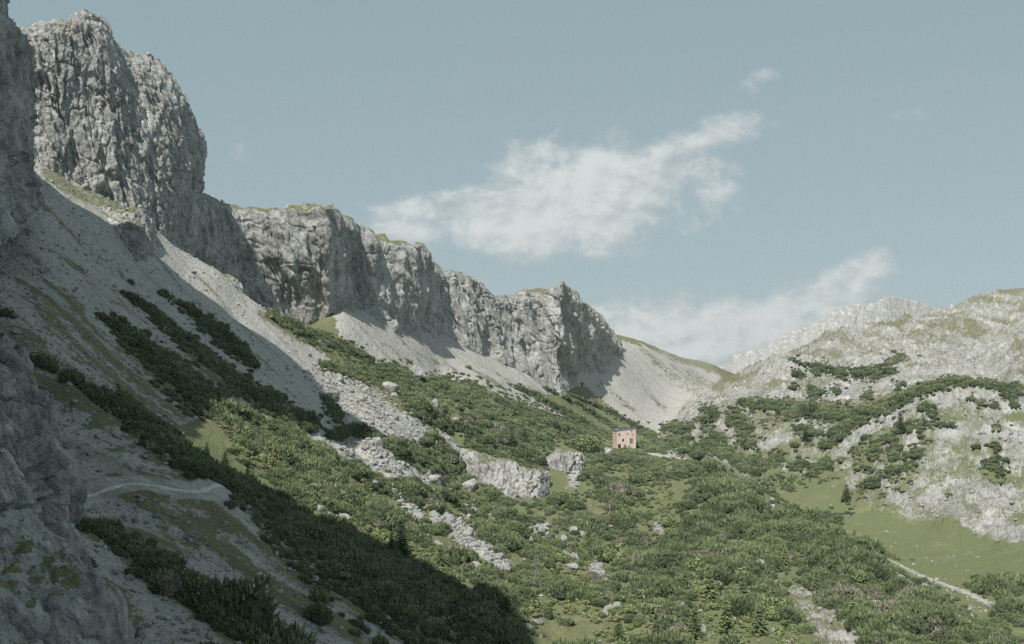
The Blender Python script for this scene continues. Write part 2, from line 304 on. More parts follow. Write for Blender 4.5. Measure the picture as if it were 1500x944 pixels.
DULL = [ [(940, 512, 5), (1000, 562, 9), (1045, 588, 8)], [(985, 540, 8), (1030, 572, 9)], [(925, 545, 3), (975, 600, 6)], [(1010, 545, 8), (1050, 570, 8)], [(880, 560, 3), (930, 600, 5)], [(700, 530, 3), (760, 565, 4), (840, 605, 5)], [(590, 505, 3), (680, 550, 4)], [(530, 480, 2), (600, 530, 4)], [(0, 520, 10), (60, 560, 12), (120, 600, 14), (170, 650, 16)], [(160, 690, 8), (230, 740, 14), (300, 770, 14), (360, 830, 12)], [(150, 760, 6), (220, 800, 8), (300, 870, 8)], [(420, 870, 14), (470, 910, 14), (520, 930, 10)], [(300, 900, 8), (360, 930, 8)], [(0, 310, 6), (50, 345, 6)], [(60, 470, 8), (120, 520, 10), (200, 580, 10), (280, 650, 12)], [(200, 520, 4), (280, 580, 8), (330, 615, 10)], [(250, 500, 2), (330, 575, 4), (380, 615, 5)],
 [(330, 520, 2), (400, 580, 4), (450, 610, 6)], [(0, 450, 14), (60, 500, 10)], [(90, 330, 2), (170, 400, 3), (260, 480, 3)], [(40, 380, 3), (110, 440, 4)], # thin brown-green turf in the shaded scree
 [(0, 350, 14), (60, 400, 12), (120, 455, 10)], [(30, 420, 10), (100, 480, 14), (170, 540, 12), (240, 600, 12), (290, 640, 10)], [(110, 455, 4), (170, 510, 8), (230, 560, 12), (300, 610, 14)],
 [(40, 340, 3), (130, 400, 4), (230, 470, 5), (330, 540, 5)], [(200, 640, 18), (250, 680, 22), (290, 705, 16)], [(320, 740, 12), (340, 780, 10)], [(100, 700, 6), (130, 730, 6)],
 [(270, 745, 14), (330, 755, 14), (380, 780, 10)], [(430, 830, 12), (480, 870, 12)], [(130, 560, 10), (180, 610, 12)], [(110, 800, 10), (160, 840, 12), (200, 900, 12)],
 [(60, 300, 3), (120, 350, 4), (200, 420, 4)], [(290, 440, 3), (350, 500, 4), (420, 560, 4)], [(130, 410, 2), (240, 490, 3), (330, 560, 3)]]
sc = np.zeros(px.shape, np.float32)
for p in SCREE: sc = np.maximum(sc, soft(p))
rk = np.zeros(px.shape, np.float32)
for p in KARST: rk = np.maximum(rk, soft(p))
rk = np.where(Dg > 1600, 1, rk)
rk *= (Dg < 420) * 0.0 + (Dg >= 360) * 1.0
tal = blur(lines(TALUS, 1.3, 0.5), 4, 1)
gl = np.maximum(lines(GRASSLINES, 1.3, 0.5), lines(TURF_HI, 1.25, 0.2) * 0.75 * (0.75 + 0.6 * nzC))
dl = lines(DULL, 1.6, 0.3)
md = np.zeros(px.shape, np.float32)
for p in MEADOW: md = np.maximum(md, soft(p))
sc = np.maximum(sc * (1 - 0.9 * md), tal * 0.5)
rk = blur(np.clip(np.maximum(rk * (1 - md), tal), 0, 1), 3, 2)
# paths
def path_pts(lst, step=0.6):
    out = []
    for p in lst:
        h = first_hit(*p)
        out.append(h[2])
    out = np.array(out)
    M = catmull(len(out), 40 * len(out)); d = M @ out
    s = np.concatenate([[0], np.cumsum(np.linalg.norm(np.diff(d, axis=0), axis=1))])
    t = np.arange(0, s[-1], step)
    return np.stack([np.interp(t, s, d[:, k]) for k in range(3)], -1)
TRAIL = path_pts([(100, 734), (120, 729), (140, 724), (167, 714), (193, 709), (227, 712), (260, 718), (300, 718), (328, 713)])
VALLEY = path_pts([(1297, 821), (1325, 832), (1367, 849), (1395, 860), (1417, 869), (1440, 880), (1467, 889)], 1.0)
HUTP = path_pts([(886, 668), (890, 662), (896, 658)], 0.8)
HUTP2 = path_pts([(932, 659), (950, 664), (972, 670), (990, 672), (1004, 676)], 0.8)
def near_path(pp, rad):
    m = np.zeros(px.shape, np.float32)
    x0, y0 = pp[:, :2].min(0) - rad * 2; x1, y1 = pp[:, :2].max(0) + rad * 2
    sel = (Xg > x0) & (Xg < x1) & (Yg > y0) & (Yg < y1)
    X = Xg[sel]; Y = Yg[sel]; best = np.full(X.shape, 1e9)
    for q in pp[::2]: best = np.minimum(best, (X - q[0]) ** 2 + (Y - q[1]) ** 2)
    m[sel] = sstep(rad, rad * 0.4, np.sqrt(best)); return m
pm = np.maximum.reduce([near_path(TRAIL, 3.5), near_path(VALLEY, 2.0), near_path(HUTP, 4), near_path(HUTP2, 4)])
# hut terrace
HUT = first_hit(914, 657)[2]; HUTXY = (float(HUT[0]), float(HUT[1]) + 6.0); HUTZ = float(HUT[2]) + 0.1
dh = np.hypot(Xg - HUTXY[0], Yg - HUTXY[1])
hm = sstep(17, 9, dh).astype(np.float32)
dpine = smax(PINE, wx, wy)
md = blur(md, 5, 5)
# relief
far = sstep(450, 1100, Dg).astype(np.float32)
st_ac = Yg * 0.96 + Xg * 0.27; st_al = Xg * 0.96 - Yg * 0.27
SP_ = np.stack([st_ac, st_al * 0.09, np.zeros_like(st_ac)], -1)
streak = fbm(SP_, 1 / 7.0, 4, seed=5)
streak2 = fbm(SP_, 1 / 2.6, 3, seed=17)
karst = fbm(G0, 1 / 16.0, 5, 0.55, seed=6, kind='r', st=(1, 1, 1.6))
karst2 = fbm(G0, 1 / 4.5, 3, 0.5, seed=8, kind='r')
big = fbm(G0, 1 / 120.0, 5, 0.5, seed=9, kind='r')
dz = nzB * 1.6 * (1 - 0.55 * sc) + nzA * 0.7
rkb = blur(rk, 3, 1)
dz += rkb * ((karst - 0.3) * 1.1 + karst2 * 0.3) * (1 + 1.2 * far) + rk * far * (big - 0.4) * 5
dz += sc * (streak * 1.1 + streak2 * 0.25 + nzC * 0.16 + fbm(G0, 1 / 0.9, 2, seed=12) * 0.10) + (1 - sc) * nzC * 0.22
tf = ffbm(G0, 1 / 3.2, 4, 0.55, seed=14)
dz += tal * (tf * 0.9 + 0.25)
kf = ffbm(G0, 1 / 6.0, 4, 0.6, seed=15)
kc = np.exp(-(perlin(Xg / 5.5, Yg / 5.5, Zg / 4) / 0.10) ** 2) + 0.7 * np.exp(-(perlin(Xg / 2.6 + 9, Yg / 2.6, Zg / 2) / 0.13) ** 2)
gul = fbm(G0, 1 / 45.0, 4, 0.5, seed=16, kind='r', st=(1, 0.55, 1))
stp = (kf * 2.0 + 0.35 * gul) * 2.2; stp = (np.floor(stp) + sstep(0.25, 0.75, stp - np.floor(stp))) / 2.2          # ledges
dz -= 2.5 * sstep(880, 1000, Dg) * sstep(1600, 1200, Dg) * rkb
dz += rkb * (1 - tal) * (0.5 * kf * (1.5 + 1.8 * far) + stp * (1.35 + 0.9 * far) + (gul - 0.35) * (3.6 + 3.0 * far) - kc * (1.0 + 0.6 * far))
slab = sstep(1.2, 0.5, stroke(px, py, [(1150, 850, 26), (1200, 900, 36), (1240, 950, 30)]))
vegm = inpoly(wx, wy, [(640, 745), (800, 735), (850, 690), (900, 670), (970, 685), (1000, 682), (1083, 705), (1160, 745), (1247, 797), (1333, 865), (1480, 950), (1480, 1010), (780, 1010), (720, 880), (650, 830), (330, 620), (430, 640), (620, 560), (790, 605), (880, 650)]).astype(np.float32)
dz += blur(vegm, 4, 4) * (fbm(G0, 1 / 15.0, 3, 0.5, seed=77) * 4.2) * (1 - tal)
dz += slab * (tf * 1.1 - 0.6 * np.exp(-(perlin(Xg / 1.8, Yg / 3.4, Zg / 2) / 0.16) ** 2))
near = sstep(30, 80, Dg)
dz = dz * near * (1 - 0.93 * pm)
Zd = Zg + dz
Zd = Zd * (1 - hm) + (HUTZ - 0.1) * hm
def ground_z(x, y):
    a = np.asarray(x) / np.asarray(y); r = np.log(y)
    c = np.clip(np.interp(a, AC, np.arange(len(AC))), 0, len(AC) - 1.001); k = np.clip(np.interp(r, RC, np.arange(len(RC))), 0, len(RC) - 1.001)
    i = k.astype(int); j = c.astype(int); f = k - i; g = c - j
    return (Zd[i, j] * (1 - f) + Zd[i + 1, j] * f) * (1 - g) + (Zd[i, j + 1] * (1 - f) + Zd[i + 1, j + 1] * f) * g
GD = np.stack([Xg, Yg, Zd], -1)
DPX, DPY = proj(GD)
runmin = np.minimum.accumulate(np.where(Dg < 60, 1e6, DPY), axis=0)
VIS = (DPY <= runmin + 2.5) & (DPX > -25) & (DPX < 1525) & (DPY < 985) & (Dg > 60)
gx_ = np.gradient(GD, axis=1); gy_ = np.gradient(GD, axis=0)
NG = np.cross(gx_, gy_); NG /= np.linalg.norm(NG, axis=-1, keepdims=True) + 1e-9; NG *= np.sign(NG[..., 2:3] + 1e-9)
nz = NG[..., 2].astype(np.float32)
# grass share: turf on the gentle ground and on ledges, bare where steep or where stone was laid down
gr = 0.95 - 0.95 * sc
gr = gr * (1 - rk) + rk * np.clip(0.53 + 0.03 * (Dg < 620) + (nz - 0.76) * 0.9 + nzB * 0.55 + nzA * 0.25 - karst * 0.2 - 0.45 * (gul - 0.35), 0, 1)
gr = np.clip(gr + rk * (1 - tal) * (Dg > 420) * 0.35 * sstep(2.6, 1.0, dpine) * (Dg < 720), 0, 1)
gr = np.clip(gr + gl * 0.6 * (1 - 0.3 * rk), 0, 1)
gr = gr * (1 - tal * 0.62) - 0.0
gr = np.clip(gr + md * 0.5 - md * sstep(0.15, 0.6, nzA + 0.4 * nzC) * 0.45, 0, 1)
nearslope = sstep(208, 190, Dg).astype(np.float32) * (px < 680)
gr = np.clip(gr + sc * (1 - gl) * (1 - pm) * (dl * (0.40 + 0.45 * nzA + 0.45 * streak + 0.8 * nzC) + (sstep(0.05, 0.5, streak) * 0.42 + sstep(0.1, 0.6, streak2 + 0.5 * nzB) * 0.42) * (px < 620) + nearslope * (0.30 + 0.4 * nzC + 0.45 * nzA + 0.35 * nzB)), 0, 1)
gr = np.clip(gr + slab * (0.25 + 0.9 * nzA), 0, 1)
gr = np.clip(gr + sc * (px < 540) * 0.42 * sstep(2.4, 0.9, dpine) * (1 + 0.8 * nzC), 0, 1)
gr *= (1 - 0.75 * pm)
dryness = np.clip(0.45 + 0.6 * nzB + 0.35 * nzA + dl * 0.9 * sc + rk * (0.25 - 0.3 * (Dg < 620)) - md * 0.25 + far * 0.2 + sstep(900, 1200, Dg) * 0.5, 0, 1)
gme = np_mesh('ground', GD, quads=grid_quads(*Xg.shape))
vattr(gme, 'grass', gr); vattr(gme, 'scree', np.clip(sc + pm, 0, 1)); vattr(gme, 'dry', dryness); vattr(gme, 'streak', 0.5 + (0.45 * streak + 0.35 * streak2) * np.clip(sc, 0, 1)); vattr(gme, 'rough', np.clip(rk + 0.4 * tal, 0, 1))
ground = tag(link('ground', gme), kind='structure')
def ribbon(name, pp, w, lift=0.06):
    n = len(pp); t = np.gradient(pp[:, :2], axis=0); t /= np.linalg.norm(t, axis=1)[:, None] + 1e-9
    nrm = np.stack([-t[:, 1], t[:, 0]], -1); V = []
    for i in range(n):
        ww = w * (0.8 + 0.35 * math.sin(i * 0.7) * math.sin(i * 0.23 + 1))
        for s in (-1, -0.4, 0.4, 1):
            q = pp[i, :2] + nrm[i] * s * ww / 2
            V.append((q[0], q[1], float(ground_z(q[0], q[1])) + lift * (1 if abs(s) < 0.9 else -0.5)))
    return np_mesh(name, V, quads=grid_quads(n, 4))
path_meshes = [('trail', TRAIL, 1.15), ('path', VALLEY, 0.55), ('hut_path', HUTP, 1.8), ('hut_path', HUTP2, 1.3)]
path_objs = []
for nme, pp, w in path_meshes:
    o = tag(link(nme, ribbon(nme, pp, w)), kind='structure'); path_objs.append(o)
# ---------------------------------------------------------------- rock walls: sheets lofted through surveyed crest, shoulder and foot lines
def loft(name, rows, nu, nv, disp, face=None, world=False, vlin=False, upos=None):
    """rows: list of rows of (px, py, D) (or world points); disp(P, N, u, v) -> offset along the normal"""
    K = np.array([[p if world else W(*p) for p in row] for row in rows], float)      # R x K x 3
    R, C = K.shape[:2]
    # spread samples evenly by apparent length
    def spread_(L, n):
        s = np.concatenate([[0], np.cumsum(L)]); return np.interp(np.linspace(0, s[-1], n), s, np.arange(len(s)))
    lu = np.linalg.norm(np.diff(K, axis=1), axis=2).mean(0); lv = np.linalg.norm(np.diff(K, axis=0), axis=2).mean(1)
    pu = spread_(lu ** 0.8, nu); pv = spread_(lv ** 0.8, nv)
    def linmat(n, pos):
        M = np.zeros((len(pos), n)); i = np.clip(np.floor(pos).astype(int), 0, n - 2); f = pos - i
        M[np.arange(len(pos)), i] = 1 - f; M[np.arange(len(pos)), i + 1] = f; return M
    P = np.einsum('ij,jkl->ikl', linmat(R, pv), K); P = np.einsum('ab,ibl->ial', linmat(C, pu), P)
    for ax, n_ in ((0, nv), (1, nu)):                       # ease the folds at the surveyed lines
        for _ in range(max(2, int(n_ / 90))):
            Q = np.moveaxis(P, ax, 0); Q2 = Q.copy(); Q2[1:-1] = (Q[:-2] + 2 * Q[1:-1] + Q[2:]) / 4; P = np.moveaxis(Q2, 0, ax)
    def nrm(P):
        n = np.cross(np.gradient(P, axis=1), np.gradient(P, axis=0)); return n / (np.linalg.norm(n, axis=-1, keepdims=True) + 1e-9)
    N0 = nrm(P)
    toward = -P / np.linalg.norm(P, axis=-1, keepdims=True)
    if (np.sum(N0 * toward, -1)).mean() < 0: N0 = -N0
    Ns = N0.copy()
    for _ in range(6):
        for ax in (0, 1):
            Ns = (np.roll(Ns, 3, ax) + Ns + np.roll(Ns, -3, ax)) / 3
    Ns /= np.linalg.norm(Ns, axis=-1, keepdims=True) + 1e-9
    U = np.broadcast_to(np.linspace(0, 1, nu)[None, :], (nv, nu)); V = np.broadcast_to((pv / (R - 1))[:, None], (nv, nu))
    d, extra = disp(P, Ns, U, V)
    P2 = P + Ns * d[..., None]
    if extra is not None: P2 = P2 + extra
    N2 = nrm(P2); N2 = np.where((np.sum(N2 * N0, -1, keepdims=True) < 0), -N2, N2)
    return P2, N2, V
def rock_obj(name, P2, grass, wallness=None, parent=None):
    me = np_mesh(name, P2, quads=grid_quads(*P2.shape[:2]))
    vattr(me, 'grass', grass); vattr(me, 'scree', np.zeros(P2.shape[:2])); vattr(me, 'dry', 0.55 + 0.35 * fbm(P2, 1 / 25., 3, seed=31)); vattr(me, 'streak', np.full(P2.shape[:2], 0.5)); vattr(me, 'rough', np.ones(P2.shape[:2]))
    return tag(link(name, me), kind='structure')
def shear(P, k=0.25):      # slightly tilted bedding and joints
    return np.stack([P[..., 0] + k * P[..., 2], P[..., 1], P[..., 2]], -1)
def cracks(P, f, st, w, seed):
    n = perlin(P[..., 0] * f * st[0] + seed, P[..., 1] * f * st[1] - seed, P[..., 2] * f * st[2] + 2.3 * seed)
    m = perlin(P[..., 0] * f * 0.6 + 5 + seed, P[..., 1] * f * 0.6, P[..., 2] * f * 0.6)
    return np.exp(-(n / w) ** 2) * sstep(-0.25, 0.25, m)
def wall_noise(P, amp, L, seed=0, vs=0.33, fine=1.0, tilt=0.22):
    Q = shear(P, tilt)
    Q = Q + (0.08 * L) * np.stack([perlin(P[..., 0] * 4 / L, P[..., 1] * 4 / L, P[..., 2] * 3 / L + k * 9.3) for k in range(3)], -1)
    a = ffbm(Q, 1 / L, 2, 0.5, seed, (1, 1, vs))
    r = ffbm(Q, 2.6 / L, 3, 0.62, seed + 3, (1, 1, vs * 1.15))
    b = ffbm(Q, 8.0 / L, 3, 0.62, seed + 5, (1, 1, 0.62))
    k = cracks(Q, 1.3 / L, (1, 1, vs * 0.35), 0.06, seed + 1) * 0.50 + cracks(Q, 3.1 / L, (1, 1, vs * 0.45), 0.08, seed + 2) * 0.34 + cracks(Q, 7.0 / L, (1, 1, 0.16), 0.11, seed + 4) * 0.20 + cracks(Q, 2.2 / L, (0.2, 0.2, 1.4), 0.05, seed + 6) * 0.14
    return amp * (1.0 * a + 0.60 * r + fine * 0.26 * b - k)
def blocks(P, sx, sy, sz, seed):
    """jointed blocks: a random step for every cell and the distance to the nearest joint"""
    W_ = np.stack([perlin(P[..., 0] / sx * 1.3, P[..., 1] / sy * 1.3, P[..., 2] / sz * 1.3 + k * 7.7) for k in range(3)], -1) * 0.28
    X = P[..., 0] / sx + W_[..., 0] + seed; Y = P[..., 1] / sy + W_[..., 1]; Z = P[..., 2] / sz + W_[..., 2] - seed
    xi, yi, zi = (np.floor(v - 0.5).astype(np.int32) for v in (X, Y, Z))
    d1 = np.full(X.shape, 9.0, np.float32); d2 = d1.copy(); v1 = np.zeros(X.shape, np.float32); tx = v1.copy(); tz = v1.copy()
    for a in (0, 1):
        for b in (0, 1):
            for c in (0, 1):
                h = _perm[_perm[_perm[(xi + a) & 255] + ((yi + b) & 255)] + ((zi + c) & 255)]; h2 = _perm[h + 17]; h3 = _perm[h + 91]
                dx = xi + a + 0.5 + 0.62 * _hv[h] * 0.5 - X; dy = yi + b + 0.5 + 0.62 * _hv[h2] * 0.5 - Y; dz_ = zi + c + 0.5 + 0.62 * _hv[h3] * 0.5 - Z
                d = np.sqrt(dx * dx + dy * dy + dz_ * dz_).astype(np.float32); new = d < d1
                d2 = np.where(new, d1, np.minimum(d2, d)); d1 = np.where(new, d, d1)
                v1 = np.where(new, _hv[_perm[h + 33]], v1); tx = np.where(new, dx * _hv[_perm[h + 55]] + dz_ * _hv[_perm[h + 77]], tx)
    return v1 + 0.9 * tx, d2 - d1
def turf(P, N, thr=0.62, w=0.25, seed=40, L=14.):
    n = fbm(P, 1 / L, 4, 0.55, seed)
    return np.clip(sstep(thr - w, thr + w, blur(N[..., 2], 4, 2) + 0.3 * n), 0, 1)

# --- the long cliff band along the left side of the valley
C_ = """230,240,470|215,360,450  290,283,480|260,388,455  318,297,486|300,425,468  340,300,492|340,448,480  375,303,496|380,470,488  420,306,500|420,488,495  460,303,505|455,495,500
485,301,512|490,494,508  500,316,540|500,452,526  515,321,552|515,460,540  530,330,566|530,468,552  546,341,570|548,477,555  560,351,590|565,484,568  580,356,596|580,486,580  597,359,606|595,488,595  612,357,622|608,491,606  621,364,645|622,495,620  632,380,665|635,500,640
642,392,690|650,505,672  648,396,700|662,510,684  668,395,703|690,514,690  695,405,707|705,518,698  708,418,711|718,524,706  722,431,714|735,533,708  745,430,724|765,548,716  758,427,728|778,551,718  768,422,730|790,555,720  785,427,736|805,560,724  800,424,734|815,563,726  812,417,730|823,566,728
824,411,730|829,564,732  838,424,755|834,549,745  848,434,775|838,546,762  868,452,815|855,544,808  880,465,840|868,542,828  892,478,870|884,537,850  906,499,920|900,527,895  915,511,960|914,520,945  918,516,1010|920,524,985"""
cr_, bs_ = [], []
for s in C_.split():
    a, b = s.split('|'); cr_.append([float(v) for v in a.split(',')]); bs_.append([float(v) for v in b.split(',')])
cr_ = np.array(cr_); bs_ = np.array(bs_)
wd_ = np.interp(cr_[:, 0], [695, 730, 830, 870], [0, 1, 1, 0]); cr_[:, 2] += 16 * wd_; bs_[:, 2] += 14 * wd_; bs_[:, 1] -= 4 * wd_
def mixr(t, dd, dpy=0): 
    m = cr_ * (1 - t) + bs_ * t; m[:, 2] += dd; m[:, 1] += dpy; return m
lean = np.clip((cr_[:, 2] - bs_[:, 2]), 8, 25)
back2 = cr_ + np.array([0, 90, 120]); back1 = cr_ + np.array([0, 10, 26])
r_up = mixr(0.12, 0); r_up[:, 2] = cr_[:, 2] - 0.45 * lean
r_m1 = mixr(0.4, 0); r_m1[:, 2] = cr_[:, 2] - 0.6 * lean
r_m2 = mixr(0.75, 0); r_m2[:, 2] = bs_[:, 2] + 0.25 * lean
r_sub = bs_ + np.array([0, 26, -2.0])
def d_ridge(P, N, U, V):
    g = fbm(shear(P, 0.55), 1 / 26., 3, 0.5, 51, 'r', (1, 1, 0.18))
    d = wall_noise(P, 5.5, 27., 50, 0.24, 1.1, 0.5) + 6.5 * (g - 0.42)
    d *= (sstep(0.02, 0.16, V) * 0.75 + 0.25) * (0.35 + 0.65 * sstep(1.0, 0.82, V)) * (1 - 0.55 * np.exp(-((V - 0.286) / 0.07) ** 2))
    return d, None
Pc, Nc, Vc = loft('cliff', [back2, back1, cr_, r_up, r_m1, r_m2, bs_, r_sub], 1150, 380, d_ridge)
gC = turf(Pc, Nc, 0.66, 0.2, 41, 18.)
rock_obj('cliff', Pc, gC)

# --- the tower at the left
TW = """-10,48,345|-10,65,338|-8,160,330|-8,245,318   12,43,348|12,60,341|14,160,331|15,242,322   40,38,350|40,54,345|40,150,336|45,247,328   62,33,352|62,48,347|62,150,339|60,256,331   80,30,354|80,44,350|80,150,342|75,264,334
92,32,356|93,44,352|95,150,344|92,274,337   100,32,358|100,44,354|104,150,346|112,284,340   109,24,359|110,38,355|115,150,348|128,292,343   118,20,360|120,34,356|126,150,349|145,300,345   133,20,362|134,36,358|140,154,351|158,306,347   147,23,364|149,46,359|155,160,352|172,311,350
154,34,368|156,60,362|166,170,355|184,315,353   158,52,374|164,80,366|178,180,358|196,318,356   165,64,380|170,92,369|188,186,362|206,322,359   175,70,386|176,104,373|198,190,366|216,325,363   195,77,393|190,112,378|208,196,371|226,328,368   217,83,400|207,122,383|222,202,376|236,328,373
234,98,408|222,134,390|233,206,382|244,326,379   253,120,415|240,150,399|246,212,389|252,324,385   266,138,422|254,164,408|258,216,395|260,320,391   275,157,430|266,176,416|270,220,402|270,314,398   279,180,438|279,192,428|282,228,412|280,304,408   284,193,444|287,205,438|290,238,424|286,298,420   289,203,452|292,214,448|294,245,440|291,290,432
287,196,470|290,208,465|291,245,460|289,290,450   270,180,500|275,200,495|280,240,490|282,290,480   240,170,530|245,190,530|250,240,530|252,290,520"""
tw = np.array([[[float(v) for v in p.split(',')] for p in s.split('|')] for s in TW.split()])   # K x 4 x 3
t_cr, t_sh, t_md, t_bs = (tw[:, k].copy() for k in range(4))
nfront = 29
Db = np.interp(t_bs[:, 0], [-8, 15, 45, 75, 112, 145, 172, 196, 216, 236, 252, 268, 280, 288, 292], [345, 347, 349, 352, 358, 363, 368, 374, 381, 388, 396, 407, 421, 433, 442])
kk = np.arange(len(tw)); frontm = t_cr[:, 2] <= 452
rim = np.interp(t_cr[:, 0], [165, 190, 250, 280], [12, 26, 28, 18])
for arr, off in ((t_cr, rim), (t_sh, np.interp(t_cr[:, 0], [165, 190, 280], [7, 10, 10])), (t_md, 4), (t_bs, 0)):
    arr[:, 2] = np.where(frontm, Db + off, arr[:, 2])
t_back = t_cr + np.array([-6, 70, 60]); t_b1 = t_cr + np.array([-1, 4, 12])
t_m0 = 0.5 * (t_sh + t_md); t_m0[:, 2] -= 1.0
t_m2 = 0.45 * t_md + 0.55 * t_bs; t_m2[:, 2] -= 0.5
t_sub = t_bs + np.array([0, 70, -3])
def d_tower(P, N, U, V):
    g = fbm(shear(P, 0.34), 1 / 16., 4, 0.55, 61, 'r', (1, 1, 0.2))
    c = fbm(shear(P, 0.5), 1 / 5.5, 3, 0.55, 62, 'r', (1, 1, 0.3))
    v, e = blocks(shear(P, 0.34), 7., 7., 26., 7)
    d = wall_noise(P, 3.3, 15., 60, 0.26, 1.15, 0.34) + 0.6 * v - 0.8 * np.exp(-(e / 0.03) ** 2) + 1.2 * g - 0.5 * np.clip(c, 0, 1)
    return d * (sstep(0.02, 0.22, V) * 0.7 + 0.3), None
Pt, Nt, Vt = loft('cliff', [t_back, t_b1, t_cr, t_sh, t_m0, t_md, t_m2, t_bs, t_sub], 620, 640, d_tower)
gT = turf(Pt, Nt, 0.70, 0.2, 42, 8.)
rock_obj('cliff', Pt, gT)

# --- near rock ridge running along the left edge and out of the picture (it throws the long shade)
# the crest lies where sight lines from the foot of the shade towards the sun leave the picture
def caster(px_, py_, m):
    P = first_hit(px_, py_)[2]; t_ = (P[0] + 0.466 * P[1] + m) / (-SUN[0] - 0.466 * SUN[1]); return tuple(P + t_ * SUN)
SHADE = [(1000, 1250, 20), (930, 1090, 18), (850, 1000, 16), (783, 944, 15), (733, 883, 15), (660, 849, 15), (607, 819, 15), (500, 776, 15), (400, 734, 15), (333, 694, 15), (250, 640, 15), (313, 604, 15), (380, 606, 14), (430, 612, 13), (520, 646, 12), (585, 657, 11),
         (540, 625, 11), (493, 592, 11), (433, 528, 10), (347, 472, 9), (247, 392, 8), (173, 357, 7), (35, 252, 6)]
CRW = [caster(*q) for q in SHADE]
CRW += [(-165, 334, 84), (-190, 362, 84)]
rowsW = []
crw = np.array(CRW, float)
def rowW(dx, dy, fz, top=None):
    r = crw.copy(); r[:, 0] += dx; r[:, 1] += dy; 
    gz = ground_z(r[:, 0], r[:, 1]); r[:, 2] = gz + (crw[:, 2] - gz) * fz
    return r
R0 = rowW(-60, 0, 0.2); R1 = rowW(-14, 0, 0.9); R2 = crw.copy(); R2b = rowW(1.0, -0.3, 0.93); R3 = rowW(1.5, -0.5, 0.85); R4 = rowW(2.5, -1.0, 0.5); R5 = rowW(5.0, -2.0, 0.18); R6 = rowW(8.5, -3, -0.12)
# surveyed right edge of the visible part
ed = {15: [(-60, -150, 228), (-40, 60, 228), (-28, 220, 226), (-22, 330, 224), (-12, 390, 220)], 16: [(-40, -60, 240), (-24, 60, 240), (-12, 220, 240), (-4, 320, 238), (8, 380, 234)],
      17: [(-14, 10, 262), (10, 50, 262), (26, 190, 260), (30, 290, 257), (44, 350, 252)], 18: [(6, 26, 280), (38, 64, 274), (44, 172, 272), (40, 268, 269), (60, 332, 266)], 19: [(10, 36, 286), (48, 78, 280), (43, 168, 280), (35, 260, 279), (61, 322, 275)],
      20: [(4, 40, 291), (34, 68, 287), (38, 165, 287), (30, 255, 286), (48, 318, 283)], 21: [(-8, 40, 300), (2, 62, 298), (8, 165, 298), (8, 245, 297), (16, 312, 292)], 22: [(-14, 50, 304), (-8, 72, 303), (-6, 165, 303), (-5, 240, 302), (2, 312, 298)], 23: [(-22, 60, 310), (-16, 80, 310), (-12, 165, 310), (-10, 235, 310), (-4, 302, 304)]}
ed = {k: [p if j < 3 else (p[0], p[1] - (14 if j == 3 else 26), p[2]) for j, p in enumerate(v)] for k, v in ed.items()}
for k, v in ed.items():
    for row, p in zip((R2b, R3, R4, R5, R6), v): row[k] = W(*p)
def d_mass(P, N, U, V):
    v, e = blocks(shear(P, 0.15), 6.5, 6.5, 9.0, 5)
    d = wall_noise(P, 1.6, 11., 70, 0.3, 1.2, 0.2) + 0.7 * v - 0.9 * np.exp(-(e / 0.035) ** 2)
    return d * (sstep(0.0, 0.3, V) * 0.8 + 0.2), None
Pm, Nm, Vm = loft('cliff', [R0, R1, R2, R2b, R3, R4, R5, R6], 1000, 380, d_mass, world=True)
rock_obj('cliff', Pm, turf(Pm, Nm, 0.78, 0.15, 43, 5.) * 0.8)

# --- foreground rock rib, lower left
FLR = [  # rows from the top down; columns from off frame to the right edge and round behind it
 [(-420, 470, 66), (-200, 500, 76), (-60, 522, 86), (-10, 535, 92), (4, 541, 97), (8, 548, 101), (2, 556, 108), (-60, 560, 120)],
 [(-420, 520, 64), (-200, 545, 74), (-60, 568, 84), (0, 575, 91), (22, 580, 96), (30, 588, 101), (22, 600, 108), (-60, 600, 120)],
 [(-420, 570, 62), (-200, 590, 72), (-60, 612, 82), (10, 618, 90), (46, 622, 95), (62, 632, 101), (52, 640, 108), (-60, 640, 120)],
 [(-420, 620, 60), (-200, 640, 71), (-60, 660, 81), (20, 668, 89), (64, 674, 94), (81, 682, 101), (72, 690, 108), (-60, 700, 120)],
 [(-420, 690, 59), (-200, 700, 70), (-50, 716, 80), (35, 720, 88), (82, 722, 93), (100, 728, 101), (90, 735, 108), (-60, 740, 120)],
 [(-420, 740, 58), (-200, 750, 69), (-50, 760, 79), (40, 762, 87), (76, 765, 92), (90, 772, 99), (80, 780, 106), (-60, 790, 118)],
 [(-420, 780, 56), (-200, 790, 66), (-60, 800, 75), (35, 805, 83), (86, 808, 88), (104, 816, 94), (94, 826, 101), (-60, 830, 114)],
 [(-420, 830, 53), (-200, 840, 63), (-60, 845, 71), (50, 848, 79), (110, 852, 84), (130, 860, 90), (122, 868, 97), (-40, 875, 110)],
 [(-420, 880, 50), (-200, 885, 60), (-60, 890, 68), (60, 890, 76), (140, 884, 82), (174, 884, 88), (165, 892, 95), (-20, 910, 108)],
 [(-420, 940, 48), (-200, 940, 57), (-60, 938, 65), (60, 935, 73), (140, 928, 79), (172, 926, 86), (168, 936, 93), (0, 960, 104)],
 [(-420, 1060, 45), (-200, 1050, 53), (-60, 1040, 60), (70, 1030, 68), (150, 1020, 75), (185, 1020, 82), (180, 1030, 90), (20, 1050, 100)]]
FLR = [[(-420, 300, 80), (-200, 330, 90), (-60, 380, 100), (-30, 470, 104), (-14, 520, 107), (-8, 540, 110), (-20, 560, 114), (-60, 560, 128)]] + FLR
